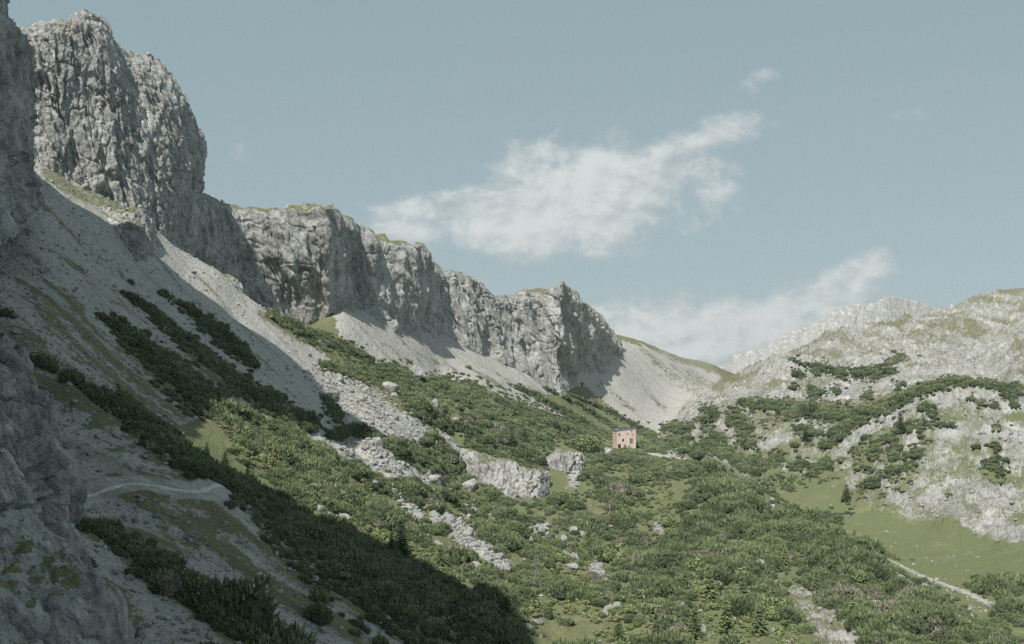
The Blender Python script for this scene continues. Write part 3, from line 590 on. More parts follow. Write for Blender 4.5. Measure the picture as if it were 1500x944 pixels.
def d_fore(P, N, U, V):
    j = fbm(P, 1 / 2.6, 3, 0.5, 81, 'r', (1, 1, 0.55))
    up = sstep(0.66, 0.46, V)
    v, e = blocks(shear(P, 0.12), 3.6, 3.6, 7.0, 3); v2, e2 = blocks(shear(P, 0.2), 1.3, 1.3, 2.6, 9)
    d = 0.9 + (wall_noise(P, 1.7, 10.0, 80, 0.32, 0.9, 0.08)) * (0.6 + 0.4 * up)
    d += (1.1 * v - 1.0 * np.exp(-(e / 0.035) ** 2)) * (0.3 + 0.7 * up) + 0.26 * v2 * up - 0.22 * np.exp(-(e2 / 0.05) ** 2) * up + ffbm(P, 1 / 1.3, 4, 0.62, 83) * (0.16 + 0.14 * (1 - up))
    return d, None
Pf, Nf, Vf = loft('cliff', FLR, 560, 620, d_fore)
low = sstep(0.50, 0.72, Vf)
gF = np.clip(turf(Pf, Nf, 0.86, 0.14, 44, 1.4) * 0.7 + low * turf(Pf, Nf, 0.66, 0.16, 45, 1.7) * 0.75, 0, 1)
of = rock_obj('cliff', Pf, gF)

# --- far mountain across the head of the valley
FM = [(960, 560, 3100), (1020, 548, 3050), (1055, 533, 3000), (1073, 516, 2980), (1090, 511, 2980), (1100, 511, 2970), (1112, 509, 2980), (1123, 507, 2980), (1135, 497, 2990), (1147, 486, 3000), (1165, 481, 3000), (1183, 478, 3010), (1200, 467, 3020), (1217, 458, 3030), (1235, 451, 3040), (1250, 446, 3050), (1268, 445, 3060), (1283, 443, 3070), (1291, 436, 3080), (1300, 432, 3090), (1320, 436, 3120), (1353, 444, 3160), (1384, 453, 3200), (1430, 470, 3250), (1520, 490, 3300)]
fm = np.array(FM, float)
fb = fm + np.array([0, 120, 700]); fs = fm.copy(); fs[:, 1] = fm[:, 1] + 0.2 * (600 - fm[:, 1]); fs[:, 2] -= 45
f2 = fm.copy(); f2[:, 1] = fm[:, 1] + 0.5 * (600 - fm[:, 1]); f2[:, 2] -= 150; f3 = fm.copy(); f3[:, 1] = 615; f3[:, 2] -= 420
def d_far(P, N, U, V):
    g = fbm(shear(P, 0.3), 1 / 70., 4, 0.6, 91, 'r', (1, 1, 0.16))
    return (wall_noise(P, 8., 90., 90, 0.3, 1.2) + 5 * g) * (sstep(0.05, 0.4, V) * 0.6 + 0.4), None
Pr, Nr, Vr = loft('mountain', [fb, fm, fs, f2, f3], 520, 200, d_far)
rock_obj('mountain', Pr, turf(Pr, Nr, 0.9, 0.12, 46, 80.) * 0.5)
# ---------------------------------------------------------------- smaller rock faces that stand out of the slopes
def small_face(crest, base, amp, L, seed, nu, nv, backd=18, backpy=25, thr=0.72):
    c = np.array(crest, float); b = np.array(base, float)
    bk = c + np.array([0, backpy, backd]); b1 = c + np.array([0, 1.0, 4]); m = 0.5 * (c + b); m[:, 2] = 0.35 * c[:, 2] + 0.65 * b[:, 2]
    sb = b + np.array([0, 14, -1.5])
    def dd(P, N, U, V):
        return wall_noise(P, amp, L, seed, 0.5, 1.2, 0.15) * (sstep(0, 0.25, V) * 0.8 + 0.2), None
    P, N, V = loft('cliff', [bk, b1, c, m, b, sb], nu, nv, dd)
    return rock_obj('cliff', P, turf(P, N, thr, 0.16, seed, 4.))
small_face([(636, 626, 420), (655, 640, 412), (675, 652, 409), (700, 664, 405), (725, 671, 403), (745, 675, 403), (775, 687, 404), (792, 690, 406), (800, 694, 416), (803, 700, 435)],
           [(632, 648, 412), (652, 668, 405), (675, 690, 402), (700, 707, 396), (725, 720, 393), (745, 726, 392), (775, 728, 393), (795, 726, 396), (804, 724, 412), (806, 722, 432)], 2.6, 9., 110, 260, 150, thr=0.64)
small_face([(796, 672, 442), (812, 662, 444), (830, 657, 446), (846, 660, 448), (856, 668, 456)], [(804, 738, 428), (817, 736, 428), (832, 722, 432), (846, 706, 440), (858, 690, 450)], 2.6, 7., 120, 120, 130, thr=0.66)
small_face([(150, 304, 352), (185, 306, 356), (213, 310, 361), (224, 332, 364), (237, 368, 371), (249, 386, 380), (254, 390, 392)],
           [(150, 330, 348), (182, 358, 344), (203, 384, 340), (215, 406, 344), (232, 428, 351), (252, 428, 360), (262, 406, 380)], 2.0, 8., 130, 200, 180, thr=0.60)
small_face([(433, 503, 424), (440, 498, 425), (455, 496, 427), (470, 500, 430), (477, 508, 436), (478, 514, 442)], [(432, 530, 420), (440, 536, 418), (455, 538, 418), (468, 537, 420), (480, 532, 428), (482, 530, 438)], 1.3, 6., 140, 90, 80, thr=0.6)
small_face([(320, 400, 404), (332, 402, 406), (345, 406, 409), (354, 415, 413)], [(318, 412, 398), (332, 424, 398), (345, 432, 400), (356, 430, 408)], 1.0, 5., 150, 70, 60)
# ---------------------------------------------------------------- materials
def nodes_of(name):
    m = bpy.data.materials.new(name); m.use_nodes = True; nt = m.node_tree; b = nt.nodes['Principled BSDF']
    b.inputs['Roughness'].default_value = 0.9; b.inputs['Specular IOR Level'].default_value = 0.15
    return m, nt, b
class NT:
    def __init__(s, nt): s.nt = nt
    def n(s, t, **k):
        x = s.nt.nodes.new(t)
        for a, v in k.items(): setattr(x, a, v)
        return x
    def l(s, a, b): s.nt.links.new(a, b)
    def val(s, sock, v):
        if isinstance(v, (int, float)): sock.default_value = v
        elif isinstance(v, tuple): sock.default_value = v if len(v) == 4 or sock.type != 'RGBA' else v + (1,)
        else: s.l(v, sock)
    def math(s, op, a, b=0.0, c=None, clamp=False):
        x = s.n('ShaderNodeMath', operation=op, use_clamp=clamp); s.val(x.inputs[0], a); s.val(x.inputs[1], b)
        if c is not None: s.val(x.inputs[2], c)
        return x.outputs[0]
    def mix(s, f, a, b, mode='MIX'):
        x = s.n('ShaderNodeMix', data_type='RGBA', blend_type=mode); s.val(x.inputs[0], f); s.val(x.inputs[6], a); s.val(x.inputs[7], b); return x.outputs[2]
    def noise(s, vec, scale, detail=4, rough=0.55, dist=0.0):
        x = s.n('ShaderNodeTexNoise'); s.l(vec, x.inputs['Vector']); x.inputs['Scale'].default_value = scale; x.inputs['Detail'].default_value = detail; x.inputs['Roughness'].default_value = rough; x.inputs['Distortion'].default_value = dist
        return x.outputs['Fac']
    def step(s, v, a, b):
        x = s.n('ShaderNodeMapRange', interpolation_type='SMOOTHSTEP'); s.val(x.inputs['Value'], v); x.inputs['From Min'].default_value = a; x.inputs['From Max'].default_value = b; return x.outputs['Result']
    def attr(s, name): 
        x = s.n('ShaderNodeAttribute'); x.attribute_name = name; return x.outputs['Fac']
    def mapping(s, vec, scale, rot=(0, 0, 0)):
        x = s.n('ShaderNodeMapping'); s.l(vec, x.inputs['Vector']); x.inputs['Scale'].default_value = scale; x.inputs['Rotation'].default_value = rot; return x.outputs[0]
def terrain_material(name='terrain', turf_on=True):
    m, nt, b = nodes_of(name); t = NT(nt)
    co = t.n('ShaderNodeTexCoord').outputs['Object']
    n1 = t.noise(co, 0.11, 5, 0.6); n2 = t.noise(co, 0.7, 6, 0.62); n3 = t.noise(co, 3.2, 4, 0.6)
    vert = t.noise(t.mapping(co, (0.5, 0.5, 0.09), (0, 0.25, 0)), 0.9, 6, 0.62, 0.4)
    # limestone: pale grey, darker weathered faces, thin ochre and dark water stains
    rock = t.mix(t.step(n2, 0.33, 0.68), (0.225, 0.228, 0.223), (0.43, 0.43, 0.418))
    rock = t.mix(t.math('MULTIPLY', t.step(n1, 0.45, 0.68), 0.40), rock, (0.53, 0.527, 0.508))
    rock = t.mix(t.math('MULTIPLY', t.step(vert, 0.49, 0.63), 0.72), rock, (0.165, 0.165, 0.160))
    rock = t.mix(t.math('MULTIPLY', t.step(n3, 0.52, 0.66), 0.45), rock, (0.15, 0.152, 0.146))
    rock = t.mix(t.math('MULTIPLY', t.step(t.noise(t.mapping(co, (0.6, 0.6, 0.2), (0.2, 0.3, 0)), 0.16, 5, 0.6), 0.50, 0.64), 0.42), rock, (0.60, 0.60, 0.585))
    rock = t.mix(t.math('MULTIPLY', t.step(t.noise(co, 0.05, 4), 0.56, 0.72), 0.18), rock, (0.40, 0.33, 0.25))
    # loose stone
    sc_ = t.mix(t.step(t.math('ADD', t.math('MULTIPLY', n3, 0.6), t.math('MULTIPLY', n2, 0.4)), 0.36, 0.62), (0.255, 0.252, 0.238), (0.485, 0.478, 0.452))
    sc_ = t.mix(t.math('MULTIPLY', t.step(t.attr('streak'), 0.50, 0.76), 0.55), sc_, (0.24, 0.235, 0.205))
    base = t.mix(t.attr('scree'), rock, sc_)
    if turf_on:
        dry = t.math('ADD', t.attr('dry'), t.math('MULTIPLY', t.math('SUBTRACT', n2, 0.5), 0.9))
        g = t.mix(t.step(dry, 0.25, 0.85), (0.160, 0.182, 0.092), (0.185, 0.180, 0.108))
        g = t.mix(t.math('MULTIPLY', t.step(n3, 0.42, 0.66), 0.62), g, (0.075, 0.092, 0.045))
        g = t.mix(t.math('MULTIPLY', t.step(n1, 0.5, 0.7), 0.35), g, (0.24, 0.245, 0.140))
        f = t.math('ADD', t.attr('grass'), t.math('ADD', t.math('MULTIPLY', t.math('SUBTRACT', n2, 0.5), 1.7), t.math('MULTIPLY', t.math('SUBTRACT', n3, 0.5), 1.3)))
        base = t.mix(t.step(f, 0.38, 0.62), base, g)
    t.l(base, b.inputs['Base Color'])
    h = t.math('ADD', t.math('MULTIPLY', n2, 0.8), t.math('MULTIPLY', n3, 0.35))
    bp = t.n('ShaderNodeBump'); bp.inputs['Strength'].default_value = 0.9; bp.inputs['Distance'].default_value = 1.0
    t.l(h, bp.inputs['Height']); t.l(bp.outputs[0], b.inputs['Normal'])
    return m
M_TER = terrain_material()
M_STONE = terrain_material('boulder_stone', False)
def plain(name, col, rough=0.8, var=0.0, scale=3.0, metal=0.0):
    m, nt, b = nodes_of(name); t = NT(nt); b.inputs['Roughness'].default_value = rough; b.inputs['Metallic'].default_value = metal
    if var:
        co = t.n('ShaderNodeTexCoord').outputs['Object']; n = t.noise(co, scale, 5, 0.6)
        c0 = tuple(max(v * (1 - var), 0) for v in col); c1 = tuple(v * (1 + var) for v in col)
        t.l(t.mix(t.step(n, 0.3, 0.7), c0, c1), b.inputs['Base Color'])
    else: b.inputs['Base Color'].default_value = col + (1,)
    return m
M_PATH = plain('path_gravel', (0.47, 0.46, 0.43), 0.95, 0.25, 2.0)
M_PATH2 = plain('worn_track', (0.36, 0.35, 0.30), 0.95, 0.3, 1.0)
def leaf_material(name, dark, mid, light, trans=0.15):
    m, nt, b = nodes_of(name); t = NT(nt); b.inputs['Roughness'].default_value = 0.65; b.inputs['Specular IOR Level'].default_value = 0.3
    oi = t.n('ShaderNodeObjectInfo').outputs['Random']; tt = t.attr('tint')
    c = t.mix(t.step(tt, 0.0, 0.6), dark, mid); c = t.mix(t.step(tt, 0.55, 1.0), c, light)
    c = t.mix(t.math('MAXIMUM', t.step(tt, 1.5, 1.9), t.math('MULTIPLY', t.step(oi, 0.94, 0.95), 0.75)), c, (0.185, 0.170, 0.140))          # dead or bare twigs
    hs = t.n('ShaderNodeHueSaturation'); t.l(c, hs.inputs['Color']); t.l(t.math('ADD', t.math('MULTIPLY', oi, 0.4), 0.8), hs.inputs['Value']); t.l(t.math('ADD', t.math('MULTIPLY', oi, -0.03), 0.515), hs.inputs['Hue'])
    t.l(hs.outputs[0], b.inputs['Base Color'])
    return m
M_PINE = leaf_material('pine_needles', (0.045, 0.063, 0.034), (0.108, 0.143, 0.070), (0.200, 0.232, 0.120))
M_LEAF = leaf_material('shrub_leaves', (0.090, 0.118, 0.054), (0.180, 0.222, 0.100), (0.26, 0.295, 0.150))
M_SPRUCE = leaf_material('spruce_needles', (0.030, 0.046, 0.028), (0.058, 0.082, 0.046), (0.098, 0.125, 0.070))
M_LARCH = leaf_material('larch_needles', (0.090, 0.120, 0.058), (0.175, 0.215, 0.100), (0.26, 0.29, 0.155))
M_BARK = plain('bark', (0.11, 0.085, 0.065), 0.95, 0.3, 8.0)
for o in SC.objects:
    if o.type == 'MESH':
        o.data.materials.append(M_PATH2 if o.name.startswith('path') else M_PATH if o.name.split('.')[0] in ('trail', 'hut_path') else M_TER)
# ---------------------------------------------------------------- plant prototypes (numpy arrays: verts, tris, tint)
def shoots(P, Dv, L, r, rg, tint):
    """slender three-sided shoots at P along Dv"""
    n = len(P); Dv = Dv / np.linalg.norm(Dv, axis=1)[:, None]
    t = rg.normal(size=(n, 3)); a = np.cross(Dv, t); a /= np.linalg.norm(a, axis=1)[:, None]; b = np.cross(Dv, a)
    V = []
    for k in range(3):
        an = 2.094 * k
        V.append(P + r[:, None] * (a * math.cos(an) + b * math.sin(an)))
    V.append(P + Dv * L[:, None])
    V = np.stack(V, 1).reshape(-1, 3)
    i = (np.arange(n) * 4)[:, None]
    T = np.concatenate([i + np.array([[0, 1, 3]]), i + np.array([[1, 2, 3]]), i + np.array([[2, 0, 3]])], 0)
    tv = np.repeat(tint, 4).reshape(-1, 4); tv[:, 3] += 0.22
    return V, T, tv.ravel()
def merge(parts):
    V, T, C, n = [], [], [], 0
    for v, t, c in parts: V.append(v); T.append(t + n); C.append(c); n += len(v)
    return np.concatenate(V), np.concatenate(T), np.concatenate(C)
def dome(cx, cy, rx, ry, h, seg=9):
    V = []; T = []
    for k, (s, z) in enumerate(((1.0, -0.15), (0.93, 0.38), (0.62, 0.78))):
        for j in range(seg):
            a = 2 * math.pi * j / seg; V.append((cx + rx * s * math.cos(a), cy + ry * s * math.sin(a), h * z))
    V.append((cx, cy, h * 0.98)); top = len(V) - 1
    for k in range(2):
        for j in range(seg):
            p = k * seg + j; q = k * seg + (j + 1) % seg; T += [(p, q, q + seg), (p, q + seg, p + seg)]
    for j in range(seg): T.append((2 * seg + j, 2 * seg + (j + 1) % seg, top))
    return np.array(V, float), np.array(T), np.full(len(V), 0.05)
def make_scrub(seed, n, lobes=4, L0=0.34, r0=0.085):
    """a mound of dwarf pine about 2.4 m across: crowded upturned shoots over a dark inner mound"""
    g = np.random.default_rng(seed); parts = []
    lb = [(0, 0, 0.95, 0.85, 0.95)]
    for k in range(lobes - 1):
        a = g.uniform(0, 6.28); d = g.uniform(0.45, 1.0); s = g.uniform(0.35, 0.75)
        lb.append((d * math.cos(a), d * math.sin(a), s * 0.9, s * 0.8, g.uniform(0.5, 1.05)))
    tot = sum(l[2] * l[3] for l in lb)
    for l in lb:
        parts.append(dome(l[0], l[1], l[2] * 0.9, l[3] * 0.9, l[4] * 0.85))
        m = max(6, int(n * l[2] * l[3] / tot))
        u = g.uniform(-0.05, 1, m); ph = g.uniform(0, 6.283, m); s = np.sqrt(np.clip(1 - u * u, 0, 1))
        nrm = np.stack([s * np.cos(ph), s * np.sin(ph), u], 1)
        P = np.stack([l[0] + l[2] * nrm[:, 0], l[1] + l[3] * nrm[:, 1], l[4] * nrm[:, 2]], 1) * g.uniform(0.86, 1.0, m)[:, None]
        P[:, 2] += 0.05
        Dv = nrm * 0.75 + np.array([0, 0, 0.75]) + g.normal(size=(m, 3)) * 0.28
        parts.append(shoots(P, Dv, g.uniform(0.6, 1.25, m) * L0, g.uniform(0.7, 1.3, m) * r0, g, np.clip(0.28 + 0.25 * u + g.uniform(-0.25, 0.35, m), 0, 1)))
    return merge(parts)
def make_leafy(seed, n, size=0.15, lobes=5, tall=1.0):
    g = np.random.default_rng(seed); parts = []
    for k in range(lobes):
        a = g.uniform(0, 6.28); d = g.uniform(0.1, 0.75) if k else 0; s = g.uniform(0.45, 0.75); h = g.uniform(0.5, 1.0) * tall
        c = np.array([d * math.cos(a), d * math.sin(a), h * 0.6])
        m = n // lobes
        v = g.normal(size=(m, 3)); v /= np.linalg.norm(v, axis=1)[:, None]
        P = c + v * np.array([s, s, h * 0.55]) * (g.uniform(0.55, 1.0, m) ** 0.5)[:, None]; P[:, 2] = np.abs(P[:, 2])
        nn = v * 0.6 + g.normal(size=(m, 3)) * 0.6 + np.array([0, 0, 0.5]); nn /= np.linalg.norm(nn, axis=1)[:, None]
        t = np.cross(nn, g.normal(size=(m, 3))); t /= np.linalg.norm(t, axis=1)[:, None]; b = np.cross(nn, t)
        sz = g.uniform(0.6, 1.4, m)[:, None] * size
        V = np.stack([P - t * sz, P - b * sz * 0.6, P + t * sz, P + b * sz * 0.6], 1).reshape(-1, 3)
        i = (np.arange(m) * 4)[:, None]; T = np.concatenate([i + np.array([[0, 1, 2]]), i + np.array([[0, 2, 3]])], 0)
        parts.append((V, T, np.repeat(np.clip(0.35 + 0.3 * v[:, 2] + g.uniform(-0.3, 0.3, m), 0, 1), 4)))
        parts.append(dome(c[0], c[1], s * 0.55, s * 0.55, h * 0.75, 7))
    return merge(parts)
def make_conifer(seed, whorls, per, width, droop, L=0.07, gap=0.0):
    """unit height conifer crown: drooping boughs in whorls, each set with short shoots"""
    g = np.random.default_rng(seed); parts = []
    P, Dv, Ls, R, T = [], [], [], [], []
    for k in range(whorls):
        z = 0.06 + 0.90 * (k / (whorls - 1)) ** 0.92; f = (1 - z) ** 0.85 * width * g.uniform(0.8, 1.12) + 0.012
        for j in range(per if z < 0.7 else max(4, per - 3)):
            if g.uniform() < gap: continue
            a = 6.283 * (j / per) + g.uniform(-0.3, 0.3) + k * 1.1; ln = f * g.uniform(0.65, 1.12)
            m = max(2, int(ln / 0.030))
            for q in range(m):
                s = (q + 0.8) / m; zz = z - droop * ln * s * s + 0.02 * s
                p = np.array([math.cos(a) * ln * s, math.sin(a) * ln * s, zz])
                for side in (-1, 0, 1):
                    d = np.array([math.cos(a + side * 0.8), math.sin(a + side * 0.8), -0.25 + 0.3 * g.uniform()])
                    P.append(p + g.normal(size=3) * 0.006); Dv.append(d); Ls.append(L * g.uniform(0.7, 1.2)); R.append(0.013 * g.uniform(0.8, 1.4)); T.append(np.clip(0.25 + 0.3 * s + g.uniform(-0.2, 0.3), 0, 1))
    P.append(np.array([0, 0, 0.94])); Dv.append(np.array([0, 0, 1.0])); Ls.append(0.07); R.append(0.01); T.append(0.5)
    return shoots(np.array(P), np.array(Dv), np.array(Ls), np.array(R), g, np.array(T))
def plant_mesh(name, proto, mat):
    V, T, C = proto; me = np_mesh(name, V, tris=T, smooth=False); vattr(me, 'tint', C); me.materials.append(mat); return me
def trunk_mesh(h=0.95, r=0.018, seg=7):
    V = []; 
    for k, (z, s) in enumerate(((-0.06, 1.25), (0.05, 1.0), (0.5, 0.55), (h, 0.08))):
        for j in range(seg): V.append((r * s * math.cos(6.283 * j / seg), r * s * math.sin(6.283 * j / seg), z))
    Q = [(k * seg + j, k * seg + (j + 1) % seg, (k + 1) * seg + (j + 1) % seg, (k + 1) * seg + j) for k in range(3) for j in range(seg)]
    me = np_mesh('trunk', V, quads=Q); me.materials.append(M_BARK); return me
PINE_N = [make_scrub(100 + k, 440, 5, 0.25, 0.075) for k in range(5)]
PINE_F = [make_scrub(200 + k, 130, 5, 0.42, 0.12) for k in range(4)]
LEAF_N = [make_leafy(300 + k, 620) for k in range(4)]
LEAF_F = [make_leafy(320 + k, 260, 0.2) for k in range(3)]
pine_me = [plant_mesh('dwarf_pine', p, M_PINE) for p in PINE_N]; pine_mf = [plant_mesh('dwarf_pine', p, M_PINE) for p in PINE_F]
leaf_me = [plant_mesh('leafy_shrub', p, M_LEAF) for p in LEAF_N]

# ---------------------------------------------------------------- where plants grow (survey strokes: px, py, half width)
sel = VIS.copy()
dpx = DPX.astype(np.float32); dpy = DPY.astype(np.float32)
wob = 1 + 0.9 * nzA + 0.8 * nzC + 0.5 * fbm(G0, 1 / 5.0, 2, seed=78)
mound0 = fbm(G0, 1 / 15.0, 3, 0.5, seed=77)
dp = smax(PINE, dpx, dpy) * wob + np.clip(0.55 - 1.6 * mound0, 0, 1.2) * ((dpx > 640) & (dpy > 690) & (Dg < 560)); dl_ = smax(LEAFY, dpx, dpy) * wob
free = (tal < 0.35) & (pm < 0.2) & (hm < 0.3)
sparse = (rng.random(dp.shape) < 0.06)
mP = sel & ((dp < 1.0) & (tal < 0.75) & (pm < 0.2) & (dh > 9.5)); mL = sel & (dl_ < 1.0) & free & (rng.random(dp.shape) < 0.7)
HP = (inpoly(dpx, dpy, [(640, 745), (800, 735), (850, 690), (900, 670), (970, 685), (1000, 682), (1083, 705), (1160, 745), (1247, 797), (1333, 865), (1467, 940), (1480, 990), (780, 990), (720, 880), (650, 830), (600, 790)])) & (gl < 0.4)
mound = fbm(G0, 1 / 15.0, 3, 0.5, seed=77)
hpn = 0.35 * nzB + mound * 1.1 + 0.6 * nzC + 0.3 * nzA - 0.30 + 0.26 * sstep(985, 1040, DPX) * sstep(900, 850, DPY - 0.25 * (DPX - 1000))
mP |= sel & HP & free & (hpn > 0) & (slab < 0.3)
mL |= sel & HP & free & (hpn <= 0.04) & (hpn > -0.28) & (rng.random(dp.shape) < 0.02) & (slab < 0.3)
# a loose scatter over the turf of the middle ground
MG = inpoly(dpx, dpy, [(330, 610), (430, 640), (520, 560), (620, 550), (790, 600), (900, 650), (960, 650), (1010, 680), (1000, 760), (760, 900), (640, 830), (500, 780), (370, 720)])
mP |= sel & MG & free & (nzA + nzB * 0.6 > 0.42)
hump = np.maximum(np.clip(1.25 - dp, 0, 1) * np.clip(0.75 + mound, 0.35, 1.3), np.clip(0.25 + hpn * 1.8, 0, 1.35) * HP)
mL |= sel & MG & free & (nzA * 0.8 - nzB * 0.5 > 0.40) & sparse
KG = inpoly(dpx, dpy, [(960, 640), (1060, 590), (1290, 605), (1260, 700), (1180, 720), (1080, 695), (1000, 670)])
halo = sel & (smax(PINE, dpx, dpy) < 2.3) & (tal < 0.75) & (pm < 0.2) & (dh > 9.5) & (nzC + nzA > 0.33)
mP |= halo
mP &= ~((dl_ < 0.85) & (dp > 0.6))
mP |= sel & KG & (nzA + nzB * 0.5 > 0.32)
def thin(mask, s0, s1=None):
    """one plant per cell; cells grow slowly with distance"""
    r, c = np.nonzero(mask); p = rng.permutation(len(r)); r, c = r[p], c[p]
    P = GD[r, c]; s = np.where(P[:, 1] < 330, s0, (s1 or s0)); j = np.where(P[:, 1] < 330, 0, 1)
    key = (np.floor(P[:, 0] / s).astype(np.int64) * 40009 + np.floor(P[:, 1] / s).astype(np.int64)) * 2 + j
    _, u = np.unique(key, return_index=True)
    return r[u], c[u]
rp, cpn = thin(mP, 1.35, 1.75); rl, cl = thin(mL & ~mP, 1.6, 2.0)
PX_, PY_, PD_ = DPX[rp, cpn], DPY[rp, cpn], Dg[rp, cpn]
LX_, LY_, LD_ = DPX[rl, cl], DPY[rl, cl], Dg[rl, cl]
print('pines', len(rp), 'leafy', len(rl))
def region(x, y, D):
    if x < 345 and y < 560 and D > 230: return 'on the shaded scree below the tower'
    if D < 150 and x < 420: return 'in the strip crossing the slope below the trail'
    if y > 690 + 0.62 * (x - 333) and x < 800 and D < 205: return 'in the dark belt edging the near slope'
    if D < 235 and x < 345: return 'along the shaded crest behind the trail'
    if x < 640 and y < 620: return 'among pale blocks below the cliff band'
    if x < 660: return 'on the sunlit flank beside the shade'
    if x < 810 and y < 735: return 'on the hump above the rock step'
    if x > 1410 and y > 840: return 'at the lower edge of the meadow'
    if x > 1160 and D > 430: return 'on the karst hill above the meadow'
    if D > 480 and x > 960: return 'on the rocky slope right of the hut'
    if D > 700: return 'in the scree streaks behind the hut'
    if x > 1230: return 'on the green spur beside the meadow'
    if y < 760 and x < 990: return 'on the knoll below the hut'
    if x < 850 and y < 850: return 'in the hollow below the rock step'
    if x > 1000 and y < 830: return 'on the green ridge right of the hut'
    return 'in the thicket at the valley bottom'
def size_word(h): return 'tall' if h > 1.75 else ('low' if h < 1.2 else 'rounded')
def scatter(rr, cc, X, Y, D, meshes, protos_far, name, cat, lab, group, stuffname, mat, smin, smax_, n_ind=300, sink=0.1):
    n = len(rr); s = rng.uniform(smin, smax_, n) * np.where(D > 500, 1.25, 1.0) * (0.55 + 1.05 * hump[rr, cc]) * np.exp(rng.normal(0, 0.22, n)); asp = rng.uniform(0.75, 1.2, n) * np.where(D > 430, 0.78, 1.0); rz = rng.uniform(0, 6.283, n)
    P = GD[rr, cc] + 0; P[:, :2] += rng.uniform(-0.4, 0.4, (n, 2)); P[:, 2] = ground_z(P[:, 0], P[:, 1]) - sink * s
    inside = (X > 8) & (X < 1492) & (Y < 938)
    hid = np.array([0.0])
    order = np.argsort(-(s * asp / D) * inside)
    ind = order[:n_ind]; rest = order[n_ind:]
    for q, i in enumerate(ind):
        me = meshes[i % len(meshes)]
        o = link(name, me); o.location = P[i]; o.rotation_euler = (rng.normal() * 0.06, rng.normal() * 0.06, rz[i]); o.scale = (s[i], s[i] * rng.uniform(0.85, 1.1), s[i] * asp[i])
        tag(o, lab(s[i] * asp[i], X[i], Y[i], D[i], i), cat, group)
    if len(rest):
        Vs, Ts, Cs, nn = [], [], [], 0
        for k, pr in enumerate(protos_far):
            ii = rest[rest % len(protos_far) == k]
            if not len(ii): continue
            V, T, C = pr; m = len(ii); ca_, sa_ = np.cos(rz[ii]), np.sin(rz[ii])
            vx = V[None, :, 0] * ca_[:, None] - V[None, :, 1] * sa_[:, None]; vy = V[None, :, 0] * sa_[:, None] + V[None, :, 1] * ca_[:, None]
            vv = np.stack([vx * s[ii][:, None] + P[ii, 0:1], vy * s[ii][:, None] + P[ii, 1:2], V[None, :, 2] * (s * asp)[ii][:, None] + P[ii, 2:3]], -1).reshape(-1, 3)
            tt = (T[None] + (np.arange(m) * len(V))[:, None, None]).reshape(-1, 3) + nn
            cc_ = (C[None] + (np.where(rng.random(m) < 0.05, 1.6, 0.0) + rng.uniform(-0.2, 0.2, m) + 0.35 * nzB[rr[ii], cc[ii]] + 0.2 * nzA[rr[ii], cc[ii]])[:, None]).ravel()
            Vs.append(vv); Ts.append(tt); Cs.append(cc_); nn += len(vv)
        me = np_mesh(stuffname, np.concatenate(Vs), tris=np.concatenate(Ts), smooth=False); vattr(me, 'tint', np.clip(np.concatenate(Cs), 0, 2.2)); me.materials.append(mat)
        o = tag(link(stuffname, me), kind='stuff')
    return ind
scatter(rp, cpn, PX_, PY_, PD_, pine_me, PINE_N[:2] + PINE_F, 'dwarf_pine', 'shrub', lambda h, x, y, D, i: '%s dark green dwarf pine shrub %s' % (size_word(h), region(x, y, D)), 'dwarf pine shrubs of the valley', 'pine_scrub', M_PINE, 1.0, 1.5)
scatter(rl, cl, LX_, LY_, LD_, leaf_me, LEAF_F, 'leafy_shrub', 'shrub', lambda h, x, y, D, i: '%s light green leafy shrub %s' % (size_word(h), region(x, y, D)), 'light green leafy shrubs', 'undergrowth', M_LEAF, 0.8, 1.35)
